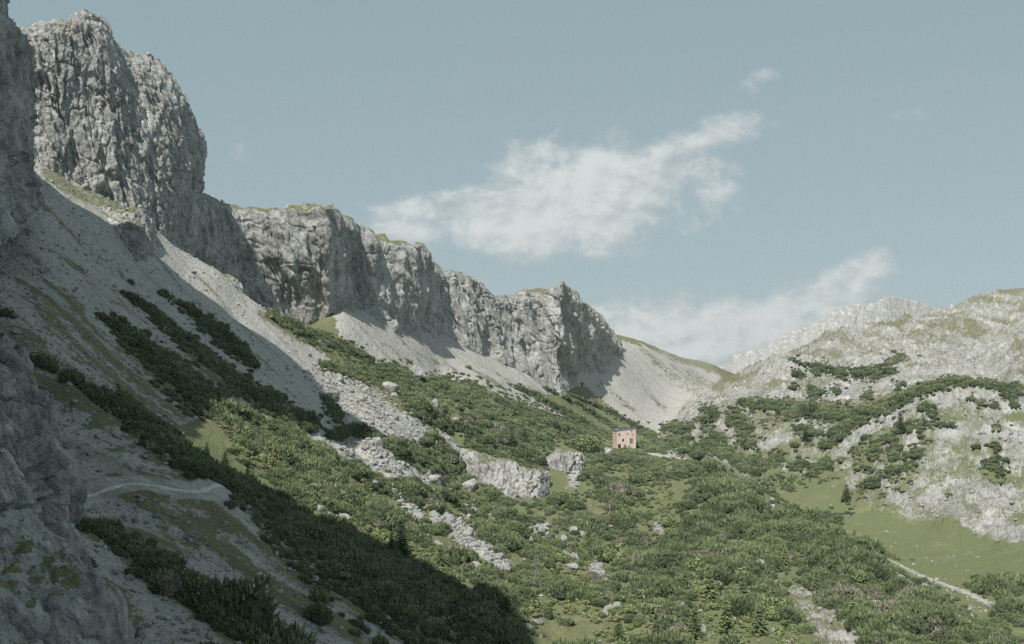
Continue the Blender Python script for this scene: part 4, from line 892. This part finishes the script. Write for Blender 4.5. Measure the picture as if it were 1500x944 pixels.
# ---------------------------------------------------------------- trees
trunk_me = trunk_mesh()
spruce_me = [plant_mesh('spruce_crown', make_conifer(400 + k, 16, 10, 0.26, 0.28), M_SPRUCE) for k in range(3)]
larch_me = [plant_mesh('larch_crown', make_conifer(420 + k, 18, 9, 0.27, 0.10, 0.066, 0.12), M_LARCH) for k in range(3)]
broad_me = plant_mesh('rowan_crown', make_leafy(440, 1500, 0.085, 9, 1.25), M_LEAF)
TREES = [
 ('s', 173, 600, 38, 'tallest spruce on the shaded crest behind the trail'), ('s', 188, 609, 20, 'small spruce just right of the tallest one on the shaded crest'),
 ('s', 122, 564, 18, 'lone small spruce at the upper end of the shaded crest'), ('s', 243, 484, 13, 'small spruce standing in the middle pine strip of the shaded scree'),
 ('s', 293, 530, 13, 'tiny spruce lower down the middle pine strip of the shaded scree'), ('s', 343, 556, 16, 'pointed spruce near the foot of the middle pine strip on the scree'),
 ('s', 373, 540, 11, 'tiny spruce at the lower end of the topmost pine strip'), ('s', 361, 536, 9, 'stunted spruce in the lower part of the topmost pine strip'),
 ('s', 303, 672, 24, 'dark spruce on the crest just above the end of the trail'), ('s', 437, 760, 20, 'dark spruce at the shade edge, left of the thin stony gully'),
 ('s', 503, 783, 24, 'dark spruce at the shade edge, at the foot of the thin stony gully'), ('s', 588, 814, 52, 'biggest dark spruce, half in the shade edge of the valley'), ('s', 574, 812, 32, 'smaller spruce leaning against the biggest dark spruce'),
 ('s', 421, 704, 18, 'small spruce on the sunlit green flank above the stony gully'), ('s', 1320, 634, 31, 'tall spruce among pines on the karst hill'), ('s', 1353, 624, 18, 'short spruce right of the tall spruce on the karst hill'),
 ('s', 1240, 734, 25, 'thin spruce at the top edge of the green meadow'), ('s', 1240, 598, 12, 'small spruce rising from the pine belt on the karst hill'), ('s', 1345, 567, 10, 'tiny spruce on the upper bend of the pine belt'),
 ('s', 1195, 594, 9, 'tiny spruce above the left half of the pine belt'), ('s', 768, 652, 26, 'spruce at the right edge of the hump above the pale rock step'), ('s', 750, 658, 28, 'spruce in the middle of the hump above the pale rock step'),
 ('s', 1180, 646, 20, 'dark spruce in the pale rocks right of the hut'), ('s', 691, 575, 11, 'tiny spruce on the upper rim of the green hump, below the scree'), ('s', 727, 594, 13, 'small spruce on the upper rim of the green hump, farther right'),
 ('s', 1470, 566, 8, 'tiny spruce on the pine belt near the right border'), ('s', 150, 588, 15, 'bushy little spruce just left of the tallest spruce on the crest'),
 ('l', 329, 694, 32, 'pale green larch at the end of the trail, half shaded'), ('l', 362, 716, 32, 'pale green sunlit larch just beyond the end of the trail'), ('l', 646, 832, 34, 'pale larch right of the biggest dark spruce'), ('l', 680, 842, 20, 'small pale larch at the shade edge below the stone field'),
 ('l', 1038, 884, 56, 'tallest pale larch in the thicket at the bottom'), ('l', 1018, 936, 50, 'broad larch at the bottom border, left of the pale slabs'), ('l', 1064, 932, 52, 'pale larch standing right of the broad one at the bottom border'), ('l', 1088, 884, 40, 'larch just left of the pale sloping slabs'),
 ('l', 1112, 930, 44, 'larch against the lower end of the pale slabs'), ('l', 1004, 868, 36, 'slim larch left of the tallest one in the thicket'), ('l', 1196, 864, 32, 'larch at the upper end of the pale slabs'), ('l', 962, 940, 42, 'larch at the bottom border below the thicket'),
 ('l', 906, 938, 34, 'leftmost larch at the bottom border'), ('l', 880, 824, 24, 'small larch in the scrub left of the white rocks'), ('l', 535, 722, 20, 'small larch on the sunlit flank among dwarf pines'), ('l', 560, 794, 20, 'little larch in the grass just above the shade edge'),
 ('l', 668, 824, 22, 'little larch below the stone field'), ('l', 1250, 912, 40, 'larch on the rock edge right of the pale slabs'), ('l', 862, 792, 22, 'small larch in the hollow below the knoll'), ('l', 1150, 830, 28, 'larch rising from the scrub on the rounded green ridge'),
 ('b', 862, 664, 26, 'round bright green leafy tree left of the hut'),
]
def hit_d(px_, py_):
    h = first_hit(px_, py_, Zd); return None if h is None else h[2]
ti = 0
for kind, tx, ty, th, lab in TREES:
    P = hit_d(tx, ty)
    if P is None: continue
    nm = {'s': 'spruce_tree', 'l': 'larch_tree', 'b': 'rowan_tree'}[kind]
    e = bpy.data.objects.new(nm, None); COL.objects.link(e); H = th * P[1] / F
    e.location = (P[0], P[1], float(ground_z(P[0], P[1])) - 0.05); e.rotation_euler = (random.gauss(0, .02), random.gauss(0, .02), random.uniform(0, 6.28))
    wd = H * random.uniform(0.95, 1.25) if kind != 'b' else H * 0.85
    e.scale = (wd, wd, H if kind != 'b' else H * 0.85); e.empty_display_size = 0.1
    tag(e, lab, 'tree', {'s': 'spruces of the valley', 'l': 'larches of the valley'}.get(kind))
    link('trunk', trunk_me, e); link('crown', {'s': spruce_me, 'l': larch_me, 'b': [broad_me]}[kind][ti % (3 if kind != 'b' else 1)], e); ti += 1

# ---------------------------------------------------------------- boulders
def ico(sub):
    bm = bmesh.new(); bmesh.ops.create_icosphere(bm, subdivisions=sub, radius=1.0)
    V = np.array([v.co[:] for v in bm.verts]); T = np.array([[v.index for v in f.verts] for f in bm.faces]); bm.free(); return V, T
IV, IT = ico(4); IV2, IT2 = ico(2)
def rock_proto(seed, V, T):
    g = np.random.default_rng(seed); R = V.copy()
    for _ in range(9):                                        # cleave flat faces off
        n = g.normal(size=3); n /= np.linalg.norm(n); h = g.uniform(0.55, 0.85); d = R @ n; k = d > h; R[k] -= ((d[k] - h) * 0.92)[:, None] * n
    R *= g.uniform(0.75, 1.2, 3) * np.array([1, 1, 0.85])
    nn = R / np.linalg.norm(R, axis=1)[:, None]
    R = R + nn * (ffbm(R + seed * 3.1, 1.6, 4, 0.55, seed)[:, None] * 0.13)
    return R, T
ROCKS = [rock_proto(500 + k, IV, IT) for k in range(7)]; ROCKF = [rock_proto(520 + k, IV2, IT2) for k in range(5)]
def rock_mesh(p, nm='boulder'):
    me = np_mesh(nm, p[0], tris=p[1], smooth=False); me.materials.append(M_STONE); return me
rock_me = [rock_mesh(p) for p in ROCKS]
BIG = [  # px, py of the middle, width and height in the survey picture, label
 (609, 544, 22, 22, 'upright grey boulder at the top of the green hump against the scree'), (571, 565, 25, 17, 'broad grey boulder wedged in dwarf pines below the long cliff band'), (577, 578, 12, 9, 'block lying below the broad grey boulder in the pines'),
 (636, 591, 18, 25, 'pointed pale boulder with a shaded flat face in the pines'), (537, 571, 16, 14, 'grey boulder at the left edge of the turf among pale blocks'), (528, 582, 16, 14, 'pale boulder just below the grey one in the block field'), (512, 569, 11, 12, 'upright white block in the sunlit block field'), (484, 578, 16, 14, 'white block near the shade edge of the block field'), (497, 552, 18, 12, 'pale boulder at the top of the block field, under pines'),
 (578, 609, 12, 11, 'dark split boulder in the middle of the block field'), (552, 610, 9, 8, 'small white block left of the dark split boulder'), (543, 618, 14, 9, 'flat pale block near the tip of the long shade'), (553, 646, 17, 20, 'pointed white boulder at the tip of the long shade'), (570, 633, 14, 8, 'flat white block right of the shade tip'), (599, 628, 10, 8, 'white block below the turf, left of the pines'), (629, 634, 13, 10, 'white block at the lower edge of the pines'), (655, 647, 14, 8, 'low white block near the left end of the pale rock step'), (669, 614, 20, 8, 'long low white rock between the pine clumps of the hump'),
 (546, 706, 18, 11, 'pale boulder high in the diagonal stone line of the flank'), (571, 697, 20, 12, 'large pale boulder at the head of the diagonal stone line'), (635, 699, 20, 16, 'large cracked white boulder in the scrub left of the rock step'), (610, 701, 10, 10, 'narrow white rock left of the cracked boulder'), (688, 709, 23, 19, 'large white boulder below the pale rock step'), (576, 719, 16, 12, 'rounded white boulder in the middle of the flank'), (621, 727, 12, 8, 'small white boulder right of the rounded one'), (694, 747, 16, 12, 'white boulder at the right of the hollow scrub'), (680, 740, 12, 6, 'flat white rock beside the hollow scrub'),
 (591, 752, 15, 12, 'rounded pale boulder on the lower flank'), (658, 760, 18, 15, 'white boulder at the head of the stone field'), (686, 780, 17, 16, 'tall white boulder in the stone field'), (697, 797, 14, 10, 'white boulder at the right edge of the stone field'), (677, 808, 16, 10, 'low boulder at the foot of the stone field'), (510, 704, 20, 9, 'long pale rock lying in pines on the flank'),
 (840, 775, 17, 11, 'white boulder on the pine mound below the knoll'), (854, 781, 9, 14, 'upright white rock beside the boulder on the pine mound'), (803, 783, 11, 10, 'white rock on the shaded side of the pine mound'), (826, 789, 11, 13, 'upright pale rock below the pine mound'), (769, 761, 13, 6, 'small white slab in the scrub of the hollow'), (838, 829, 24, 11, 'broad white boulder in the middle of the valley scrub'), (768, 820, 9, 7, 'small white boulder left of the broad one in the scrub'), (722, 833, 14, 12, 'white block, left of the low pile by the stone field'), (741, 832, 15, 13, 'white block, right of the low pile by the stone field'), (886, 849, 16, 8, 'flat white rock at the lower right of the broad boulder'), (868, 843, 10, 7, 'small white rock next to the flat one in the scrub'),
 (279, 784, 22, 20, 'grey boulder on the shaded near slope below the trail'), (402, 915, 11, 9, 'small pale boulder low on the shaded near slope'), (1018, 768, 7, 12, 'slim white rock standing in the ridge scrub'), (1000, 886, 8, 14, 'white rock between the larches of the thicket'),
 (146, 876, 26, 12, 'flat grey slab on the edge of the near rock rib'), (300, 423, 7, 5, 'white block on the sunlit scree above the shade edge'), (283, 398, 9, 5, 'dark block on the sunlit scree beside the rock spur'), (125, 272, 12, 11, 'grey block at the foot of the rock tower, upper left'), (115, 266, 7, 7, 'small block left of the grey one at the foot of the tower'), (186, 306, 10, 8, 'block on the grassy shoulder below the tower'),
 (60, 396, 16, 9, 'pale slab in the upper left of the shaded scree'), (712, 566, 7, 4, 'tiny dark block on the scree above the pines'), (842, 565, 9, 4, 'dark block on the fan below the end of the cliff band'), (878, 566, 7, 4, 'second dark block to the right on the fan below the cliff band'), (915, 592, 8, 8, 'dark outcrop block on the scree above the hut'),
]
for k, (bx, by, bw, bh, lab) in enumerate(BIG):
    P = hit_d(bx, by + bh * 0.42)
    if P is None: continue
    w_ = bw * P[1] / F * 0.56; h_ = bh * P[1] / F * 0.62
    o = link('boulder', rock_me[k % len(rock_me)]); o.location = (P[0], P[1] + w_ * 0.3, float(ground_z(P[0], P[1])) + h_ * 0.38)
    o.scale = (w_, w_ * 0.85, h_); o.rotation_euler = (random.gauss(0, .12), random.gauss(0, .12), random.uniform(0, 6.28)); tag(o, lab, 'boulder', 'large boulders of the valley')
mB = VIS & (tal > 0.45) & (pm < 0.2) & (slab < 0.6) & (Dg < 560)
mB |= VIS & inpoly(dpx, dpy, [(440, 520), (520, 540), (620, 610), (600, 650), (560, 700), (480, 610)]) & (rng.random(dp.shape) < 0.05) & (dp > 1)
mB |= VIS & inpoly(dpx, dpy, [(560, 690), (720, 690), (740, 850), (640, 800), (520, 740)]) & (rng.random(dp.shape) < 0.02) & (dp > 0.9)
mB |= VIS & inpoly(dpx, dpy, [(1290, 815), (1440, 880), (1470, 900), (1440, 930), (1280, 830)]) & (rng.random(dp.shape) < 0.05)
mB |= VIS & HP & (rng.random(dp.shape) < 0.0035) & (gl < 0.4)
rb, cb = thin(mB, 1.3, 2.2)
mS = VIS & (sc > 0.6) & (rng.random(dp.shape) < 0.05 + 0.05 * (px < 540)) & (Dg < 620) & (pm < 0.1)
mS |= VIS & (md > 0.6) & (rng.random(dp.shape) < 0.02) & (pm < 0.1) & (nzA > -0.1)
mK = VIS & (rk > 0.6) & (Dg < 900) & (dp > 1) & (rng.random(dp.shape) < 0.05) & (gr < 0.75) & (tal < 0.3)
mS |= mK
rs_, cs_ = thin(mS, 1.5, 2.6)
def stones(rr, cc, lo, hi, power):
    n = len(rr); P = GD[rr, cc].copy(); s = lo + (hi - lo) * rng.random(n) ** power; return P, s
Pb, sb_ = stones(rb, cb, 0.35, 1.15, 2.2); Ps, ss_ = stones(rs_, cs_, 0.14, 0.8, 3.2); ss_ = ss_ * np.where(rk[rs_, cs_] > 0.6, 1.7, 1.0)
inb = (DPX[rb, cb] > 8) & (DPX[rb, cb] < 1492) & (DPY[rb, cb] < 935)
ordb = np.argsort(-sb_ / Pb[:, 1] * inb)
nI = min(235, len(ordb))
def bregion(x, y):
    if x < 640 and y < 660: return 'in the sunlit block field below the long cliff band'
    if x > 1250: return 'along the stony edge of the meadow'
    if x > 1080: return 'beside the pale sloping slabs'
    if x > 940: return 'on the rocky shoulder right of the hut'
    if x > 760: return 'in the scrub below the knoll'
    if y > 750 and x > 630: return 'in the stone field at the foot of the flank'
    return 'in the diagonal stone lines of the green flank'
for q, i in enumerate(ordb[:nI]):
    o = link('boulder', rock_me[q % len(rock_me)]); o.location = Pb[i] + np.array([0, 0, 0.2 * sb_[i]]); o.scale = sb_[i] * rng.uniform(0.75, 1.2, 3); o.rotation_euler = (rng.normal() * .3, rng.normal() * .3, rng.uniform(0, 6.28))
    tag(o, 'small pale limestone block ' + bregion(DPX[rb[i], cb[i]], DPY[rb[i], cb[i]]), 'boulder', 'small limestone blocks')
allP = np.concatenate([Pb[ordb[nI:]], Ps]); allS = np.concatenate([sb_[ordb[nI:]], ss_])
Vs, Ts, nn = [], [], 0
for i in range(len(allP)):
    V, T = ROCKF[i % len(ROCKF)]; a = rng.uniform(0, 6.28); c_, s_ = math.cos(a), math.sin(a)
    v = np.stack([V[:, 0] * c_ - V[:, 1] * s_, V[:, 0] * s_ + V[:, 1] * c_, V[:, 2] * rng.uniform(0.6, 1.0)], 1) * allS[i] + allP[i] + np.array([0, 0, 0.15 * allS[i]])
    Vs.append(v); Ts.append(T + nn); nn += len(v)
if Vs:
    me = np_mesh('rubble', np.concatenate(Vs), tris=np.concatenate(Ts), smooth=False); me.materials.append(M_STONE); tag(link('rubble', me), kind='stuff')
print('blocks', len(rb), 'stones', len(rs_))

# ---------------------------------------------------------------- the hut
def boxes(name, lst, mat, parent, bev=0.0):
    bm = bmesh.new()
    for (x0, x1, y0, y1, z0, z1) in lst:
        r = bmesh.ops.create_cube(bm, size=1.0)
        for v in r['verts']: v.co = Vector(((x0 + x1) / 2 + v.co.x * (x1 - x0), (y0 + y1) / 2 + v.co.y * (y1 - y0), (z0 + z1) / 2 + v.co.z * (z1 - z0)))
    me = bpy.data.meshes.new(name); bm.to_mesh(me); bm.free(); me.materials.append(mat); return link(name, me, parent)
def board_material():
    m, nt, b = nodes_of('larch_boards'); t = NT(nt); co = t.n('ShaderNodeTexCoord').outputs['Object']
    sx = t.n('ShaderNodeSeparateXYZ'); t.l(co, sx.inputs[0]); u = t.math('ADD', sx.outputs[0], sx.outputs[1])
    cell = t.math('FLOOR', t.math('MULTIPLY', u, 2.6)); wn = t.n('ShaderNodeTexWhiteNoise', noise_dimensions='1D'); t.l(cell, wn.inputs['W'])
    c = t.mix(wn.outputs['Value'], (0.58, 0.435, 0.385), (0.74, 0.59, 0.535))
    c = t.mix(t.math('MULTIPLY', t.step(t.noise(t.mapping(co, (2, 2, 0.35)), 1.3, 5), 0.4, 0.7), 0.4), c, (0.62, 0.51, 0.45))
    fr = t.math('FRACT', t.math('MULTIPLY', u, 2.6)); c = t.mix(t.math('MULTIPLY', t.step(fr, 0.10, 0.02), 0.7), c, (0.16, 0.10, 0.08))
    t.l(c, b.inputs['Base Color']); return m
M_BOARD = board_material(); M_ROOF = plain('roof_metal', (0.16, 0.17, 0.18), 0.45, 0.15, 2.0); M_FRAME = plain('window_frame_metal', (0.20, 0.19, 0.18), 0.5)
M_CONC = plain('concrete', (0.42, 0.41, 0.38), 0.9, 0.15, 1.5); M_DOOR = plain('door_paint', (0.035, 0.055, 0.040), 0.5); M_PANEL = plain('solar_glass', (0.03, 0.04, 0.06), 0.15)
def glass(name, col):
    m, nt, b = nodes_of(name); b.inputs['Base Color'].default_value = col + (1,); b.inputs['Roughness'].default_value = 0.08; b.inputs['Specular IOR Level'].default_value = 0.7; return m
M_GL = glass('pane_blue', (0.16, 0.19, 0.21)); M_GD = glass('pane_dark', (0.012, 0.011, 0.012))
hut = bpy.data.objects.new('mountain_hut', None); COL.objects.link(hut); tag(hut, 'pink timber-clad mountain hut on the green knoll', 'hut')
HW, HD = 10.4, 10.0; th_ = math.radians(9)
c0 = W(904, 656, 594.0)     # front left corner
hut.rotation_euler = (0, 0, th_); hut.location = (c0[0], c0[1], HUTZ - 0.1)
def prism(name, x0, x1, y0, y1, z0, za, zb, mat, parent):
    """box whose top rises from za at x0 to zb at x1"""
    V = [(x0, y0, z0), (x1, y0, z0), (x1, y1, z0), (x0, y1, z0), (x0, y0, za), (x1, y0, zb), (x1, y1, zb), (x0, y1, za)]
    Q = [(3, 2, 1, 0), (4, 5, 6, 7), (0, 1, 5, 4), (1, 2, 6, 5), (2, 3, 7, 6), (3, 0, 4, 7)]
    me = np_mesh(name, V, quads=Q, smooth=False); me.materials.append(mat); return link(name, me, parent)
ZA, ZB = 9.7, 10.9
wall = prism('wall', 0, HW, 0, HD, 0.45, ZA, ZB, M_BOARD, hut)
boxes('plinth', [(-0.06, HW + 0.06, -0.06, HD + 0.06, -2.0, 0.45)], M_CONC, hut)
roof = bpy.data.meshes.new('roof')
sl = (ZB - ZA) / HW
V = []
for zz in (0.0, 0.32):
    for (x, y) in ((-0.25, -0.25), (HW + 0.25, -0.25), (HW + 0.25, HD + 0.25), (-0.25, HD + 0.25)): V.append((x, y, ZA + sl * x + zz + 0.003))
roof_o = link('roof', np_mesh('roof', V, quads=[(3, 2, 1, 0), (4, 5, 6, 7), (0, 1, 5, 4), (1, 2, 6, 5), (2, 3, 7, 6), (3, 0, 4, 7)], smooth=False), hut); roof_o.data.materials.append(M_ROOF)
for k in range(3):
    x0 = 1.6 + 2.9 * k; V = [(x0, 3.0, ZA + sl * x0 + 0.34), (x0 + 2.5, 3.0, ZA + sl * (x0 + 2.5) + 0.34), (x0 + 2.5, 5.0, ZA + sl * (x0 + 2.5) + 1.05), (x0, 5.0, ZA + sl * x0 + 1.05)]
    V += [(a, b + 0.06, c - 0.05) for a, b, c in V]
    o = link('solar_panel', np_mesh('solar_panel', V, quads=[(0, 1, 2, 3), (7, 6, 5, 4), (0, 4, 5, 1), (1, 5, 6, 2), (2, 6, 7, 3), (3, 7, 4, 0)], smooth=False), roof_o); o.data.materials.append(M_PANEL)
boxes('chimney', [(8.2, 8.9, 6.2, 6.9, ZB - 0.3, ZB + 1.3)], M_CONC, roof_o)
def win(u0, u1, v0, v1, pane, side=False, name='window', bars=True):
    t_ = 0.09; d0, d1 = -0.10, 0.02
    fr = [(u0, u1, d0, d1, v0, v0 + t_), (u0, u1, d0, d1, v1 - t_, v1), (u0, u0 + t_, d0, d1, v0 + t_, v1 - t_), (u1 - t_, u1, d0, d1, v0 + t_, v1 - t_)]
    pn = [(u0 + t_, u1 - t_, -0.03, 0.01, v0 + t_, v1 - t_)]
    if side: sw = lambda L: [(d_a, d_b, HD - a1, HD - a0, z0, z1) for (a0, a1, d_a, d_b, z0, z1) in L]; fr, pn = sw(fr), sw(pn)
    f = boxes(name, fr, M_FRAME, hut); boxes('pane', pn, pane, f); return f
win(0.76, 1.84, 7.1, 8.5, M_GL); win(5.5, 6.1, 7.4, 8.6, M_GL); win(7.8, 8.4, 9.0, 10.35, M_GL); win(8.6, 9.05, 7.25, 8.2, M_GL)
f = win(2.75, 3.8, 4.0, 5.4, M_GD); f['label'] = 'open dark window'
win(6.9, 8.7, 3.0, 5.6, M_GL); win(3.7, 5.05, 0.5, 2.3, M_GL); win(6.4, 7.2, 0.9, 2.0, M_GL)
win(2.0, 2.5, 7.6, 9.1, M_GL, True); win(6.4, 6.9, 4.2, 5.8, M_GL, True); win(6.0, 6.5, 7.6, 9.1, M_GL, True)
dr = boxes('door', [(0.46, 2.05, -0.07, 0.02, 0.47, 2.6)], M_DOOR, hut); boxes('handle', [(1.82, 1.9, -0.14, -0.075, 1.35, 1.6)], M_FRAME, dr)
# ---------------------------------------------------------------- sky, clouds, air, sun, camera
world = bpy.data.worlds.new('World'); SC.world = world; world.use_nodes = True
nt = world.node_tree; t = NT(nt); bg = nt.nodes['Background']
sky = t.n('ShaderNodeTexSky'); sky.sky_type = 'NISHITA'; sky.sun_disc = False; sky.sun_elevation = math.asin(SUN[2]); sky.sun_rotation = math.atan2(SUN[0], SUN[1]); sky.altitude = 1500; sky.air_density = 1.0; sky.dust_density = 0.6; sky.ozone_density = 1.0
hs = t.n('ShaderNodeHueSaturation'); hs.inputs['Saturation'].default_value = 0.42; t.l(sky.outputs[0], hs.inputs['Color'])
skc = t.mix(0.80, hs.outputs[0], (1.86, 2.66, 2.88))
gen = t.n('ShaderNodeTexCoord').outputs['Generated']; sp = t.n('ShaderNodeSeparateXYZ'); t.l(gen, sp.inputs[0])
yy = t.math('MAXIMUM', sp.outputs[1], 0.05); ax = t.math('DIVIDE', sp.outputs[0], yy); ez_ = t.math('DIVIDE', sp.outputs[2], yy)
CLOUDS = [  # bearing px, py, half axes, tilt (degrees), weight
 (700, 322, 150, 40, -6, 1.0), (820, 300, 130, 62, 8, 1.0), (868, 262, 70, 60, 0, 1.0), (785, 238, 46, 44, 0, 1.0), (895, 285, 105, 38, 10, 0.7), (790, 345, 60, 28, 0, 0.9), (975, 262, 70, 34, 15, 0.62), (1040, 203, 90, 26, 20, 0.78), (1052, 285, 44, 50, 45, 0.72), (620, 335, 90, 34, 0, 0.6), (1020, 330, 40, 30, 30, 0.45),
 (1000, 478, 130, 40, 0, 1.0), (1090, 470, 120, 36, 8, 1.0), (1170, 455, 90, 30, 25, 1.0), (1235, 415, 50, 36, 30, 1.0), (1283, 390, 28, 26, 30, 0.9), (930, 492, 80, 40, 0, 0.9), (1010, 510, 140, 34, 0, 0.9), (880, 465, 30, 20, 0, 0.6),
 (1120, 112, 60, 22, 25, 0.42), (1205, 95, 40, 18, 50, 0.36), (1350, 168, 60, 16, 5, 0.36), (345, 215, 26, 26, 10, 0.36), (668, 190, 30, 16, 10, 0.25),
]
acc = None
for (cx, cy, sx_, sy_, rot, wt) in CLOUDS:
    d = W(cx, cy, 1.0); ca_, ce_ = float(d[0]), float(d[2]); c_, s_ = math.cos(math.radians(rot)), math.sin(math.radians(rot))
    dx = t.math('SUBTRACT', ax, ca_); dy = t.math('SUBTRACT', ez_, ce_)
    u = t.math('MULTIPLY_ADD', dx, c_ * F / sx_, t.math('MULTIPLY', dy, s_ * F / sx_)); v = t.math('MULTIPLY_ADD', dy, c_ * F / sy_, t.math('MULTIPLY', dx, -s_ * F / sy_))
    q = t.math('ADD', t.math('MULTIPLY', u, u), t.math('MULTIPLY', v, v))
    g = t.math('MULTIPLY', t.math('EXPONENT', t.math('MULTIPLY', q, -0.9)), wt)
    acc = g if acc is None else t.math('MAXIMUM', acc, g) if False else t.math('SUBTRACT', t.math('ADD', acc, g), t.math('MULTIPLY', acc, g))
OFFX = 3.1
def cloud_field(ox, oy):
    cv = t.n('ShaderNodeCombineXYZ'); t.l(t.math('ADD', ax, ox + OFFX), cv.inputs[0]); t.l(t.math('MULTIPLY', t.math('ADD', ez_, oy), 1.35), cv.inputs[1])
    n_a = t.noise(cv.outputs[0], 11.0, 10, 0.58, 0.5); n_b = t.noise(cv.outputs[0], 46.0, 7, 0.62, 0.3)
    return t.math('ADD', t.math('MULTIPLY', t.math('SUBTRACT', n_a, 0.5), 2.3), t.math('MULTIPLY', t.math('SUBTRACT', n_b, 0.5), 0.9))
cf = cloud_field(0.0, 0.0); cf2 = cloud_field(-0.008, 0.011)
cm = t.math('ADD', t.math('MULTIPLY', acc, 1.25), cf)
cm = t.math('MULTIPLY', t.step(cm, 0.32, 1.15), t.step(acc, 0.05, 0.30))
relief = t.math('SUBTRACT', cf, cf2)
cshade = t.step(t.math('ADD', t.math('MULTIPLY', relief, 0.9), t.math('MULTIPLY', acc, 0.5)), -0.05, 0.75)
ccol = t.mix(cshade, (3.2, 3.65, 3.8), (5.2, 5.4, 5.3))
out = t.mix(t.math('MULTIPLY', cm, 0.9), skc, ccol)
# unseen bright cloud added above and behind the view to lift the ambient light
dn = t.noise(gen, 2.2, 7, 0.6, 0.4)
hi_ = t.math('MAXIMUM', t.step(t.math('DIVIDE', sp.outputs[2], t.math('MAXIMUM', sp.outputs[1], 0.02)), 0.42, 0.75), t.step(sp.outputs[1], 0.35, 0.05))
dm = t.math('MULTIPLY', t.math('MULTIPLY', t.step(dn, 0.40, 0.58), hi_), t.step(sp.outputs[2], -0.02, 0.12))
out = t.mix(t.math('MULTIPLY', dm, 0.12), out, (7.2, 7.3, 7.2))
t.l(out, bg.inputs['Color']); bg.inputs['Strength'].default_value = 0.10
sun = bpy.data.lights.new('sun', 'SUN'); sun.energy = 3.9; sun.angle = math.radians(0.53); sun.color = (1.0, 0.95, 0.86)
so = bpy.data.objects.new('sun', sun); COL.objects.link(so); so.rotation_euler = Vector(-SUN).to_track_quat('-Z', 'Y').to_euler(); so.location = (0, 0, 500)
HAZE = True
if HAZE:
    bm = bmesh.new(); r = bmesh.ops.create_cube(bm, size=1.0)
    lo_, hi_ = Vector((-5400, -60, -420)), Vector((5400, 5400, 420))
    for v in r['verts']: v.co = Vector([(lo_[k] + hi_[k]) / 2 + v.co[k] * (hi_[k] - lo_[k]) for k in range(3)])
    me = bpy.data.meshes.new('haze'); bm.to_mesh(me); bm.free(); hz = tag(link('haze', me), kind='stuff')
    mh = bpy.data.materials.new('air'); mh.use_nodes = True; n_ = mh.node_tree; n_.nodes.clear(); o_ = n_.nodes.new('ShaderNodeOutputMaterial'); pv = n_.nodes.new('ShaderNodeVolumePrincipled')
    pv.inputs['Color'].default_value = (0.86, 0.93, 0.96, 1); pv.inputs['Density'].default_value = 0.00006; pv.inputs['Anisotropy'].default_value = 0.2
    n_.links.new(pv.outputs[0], o_.inputs['Volume']); me.materials.append(mh)
cam = bpy.data.cameras.new('camera'); co_ = bpy.data.objects.new('camera', cam); COL.objects.link(co_); SC.camera = co_
cam.sensor_width = 36; cam.lens = F / 1500 * 36; cam.clip_start = 0.5; cam.clip_end = 20000
co_.rotation_euler = (math.pi / 2 + PITCH, 0, 0)
vs = SC.view_settings; vs.view_transform = 'Standard'; vs.look = 'None'; vs.exposure = 0.5; vs.gamma = 1.0; vs.use_curve_mapping = False
SC.render.engine = 'CYCLES'; SC.cycles.max_bounces = 5; SC.cycles.diffuse_bounces = 2; SC.cycles.volume_bounces = 0; SC.cycles.use_adaptive_sampling = False; SC.cycles.use_denoising = False
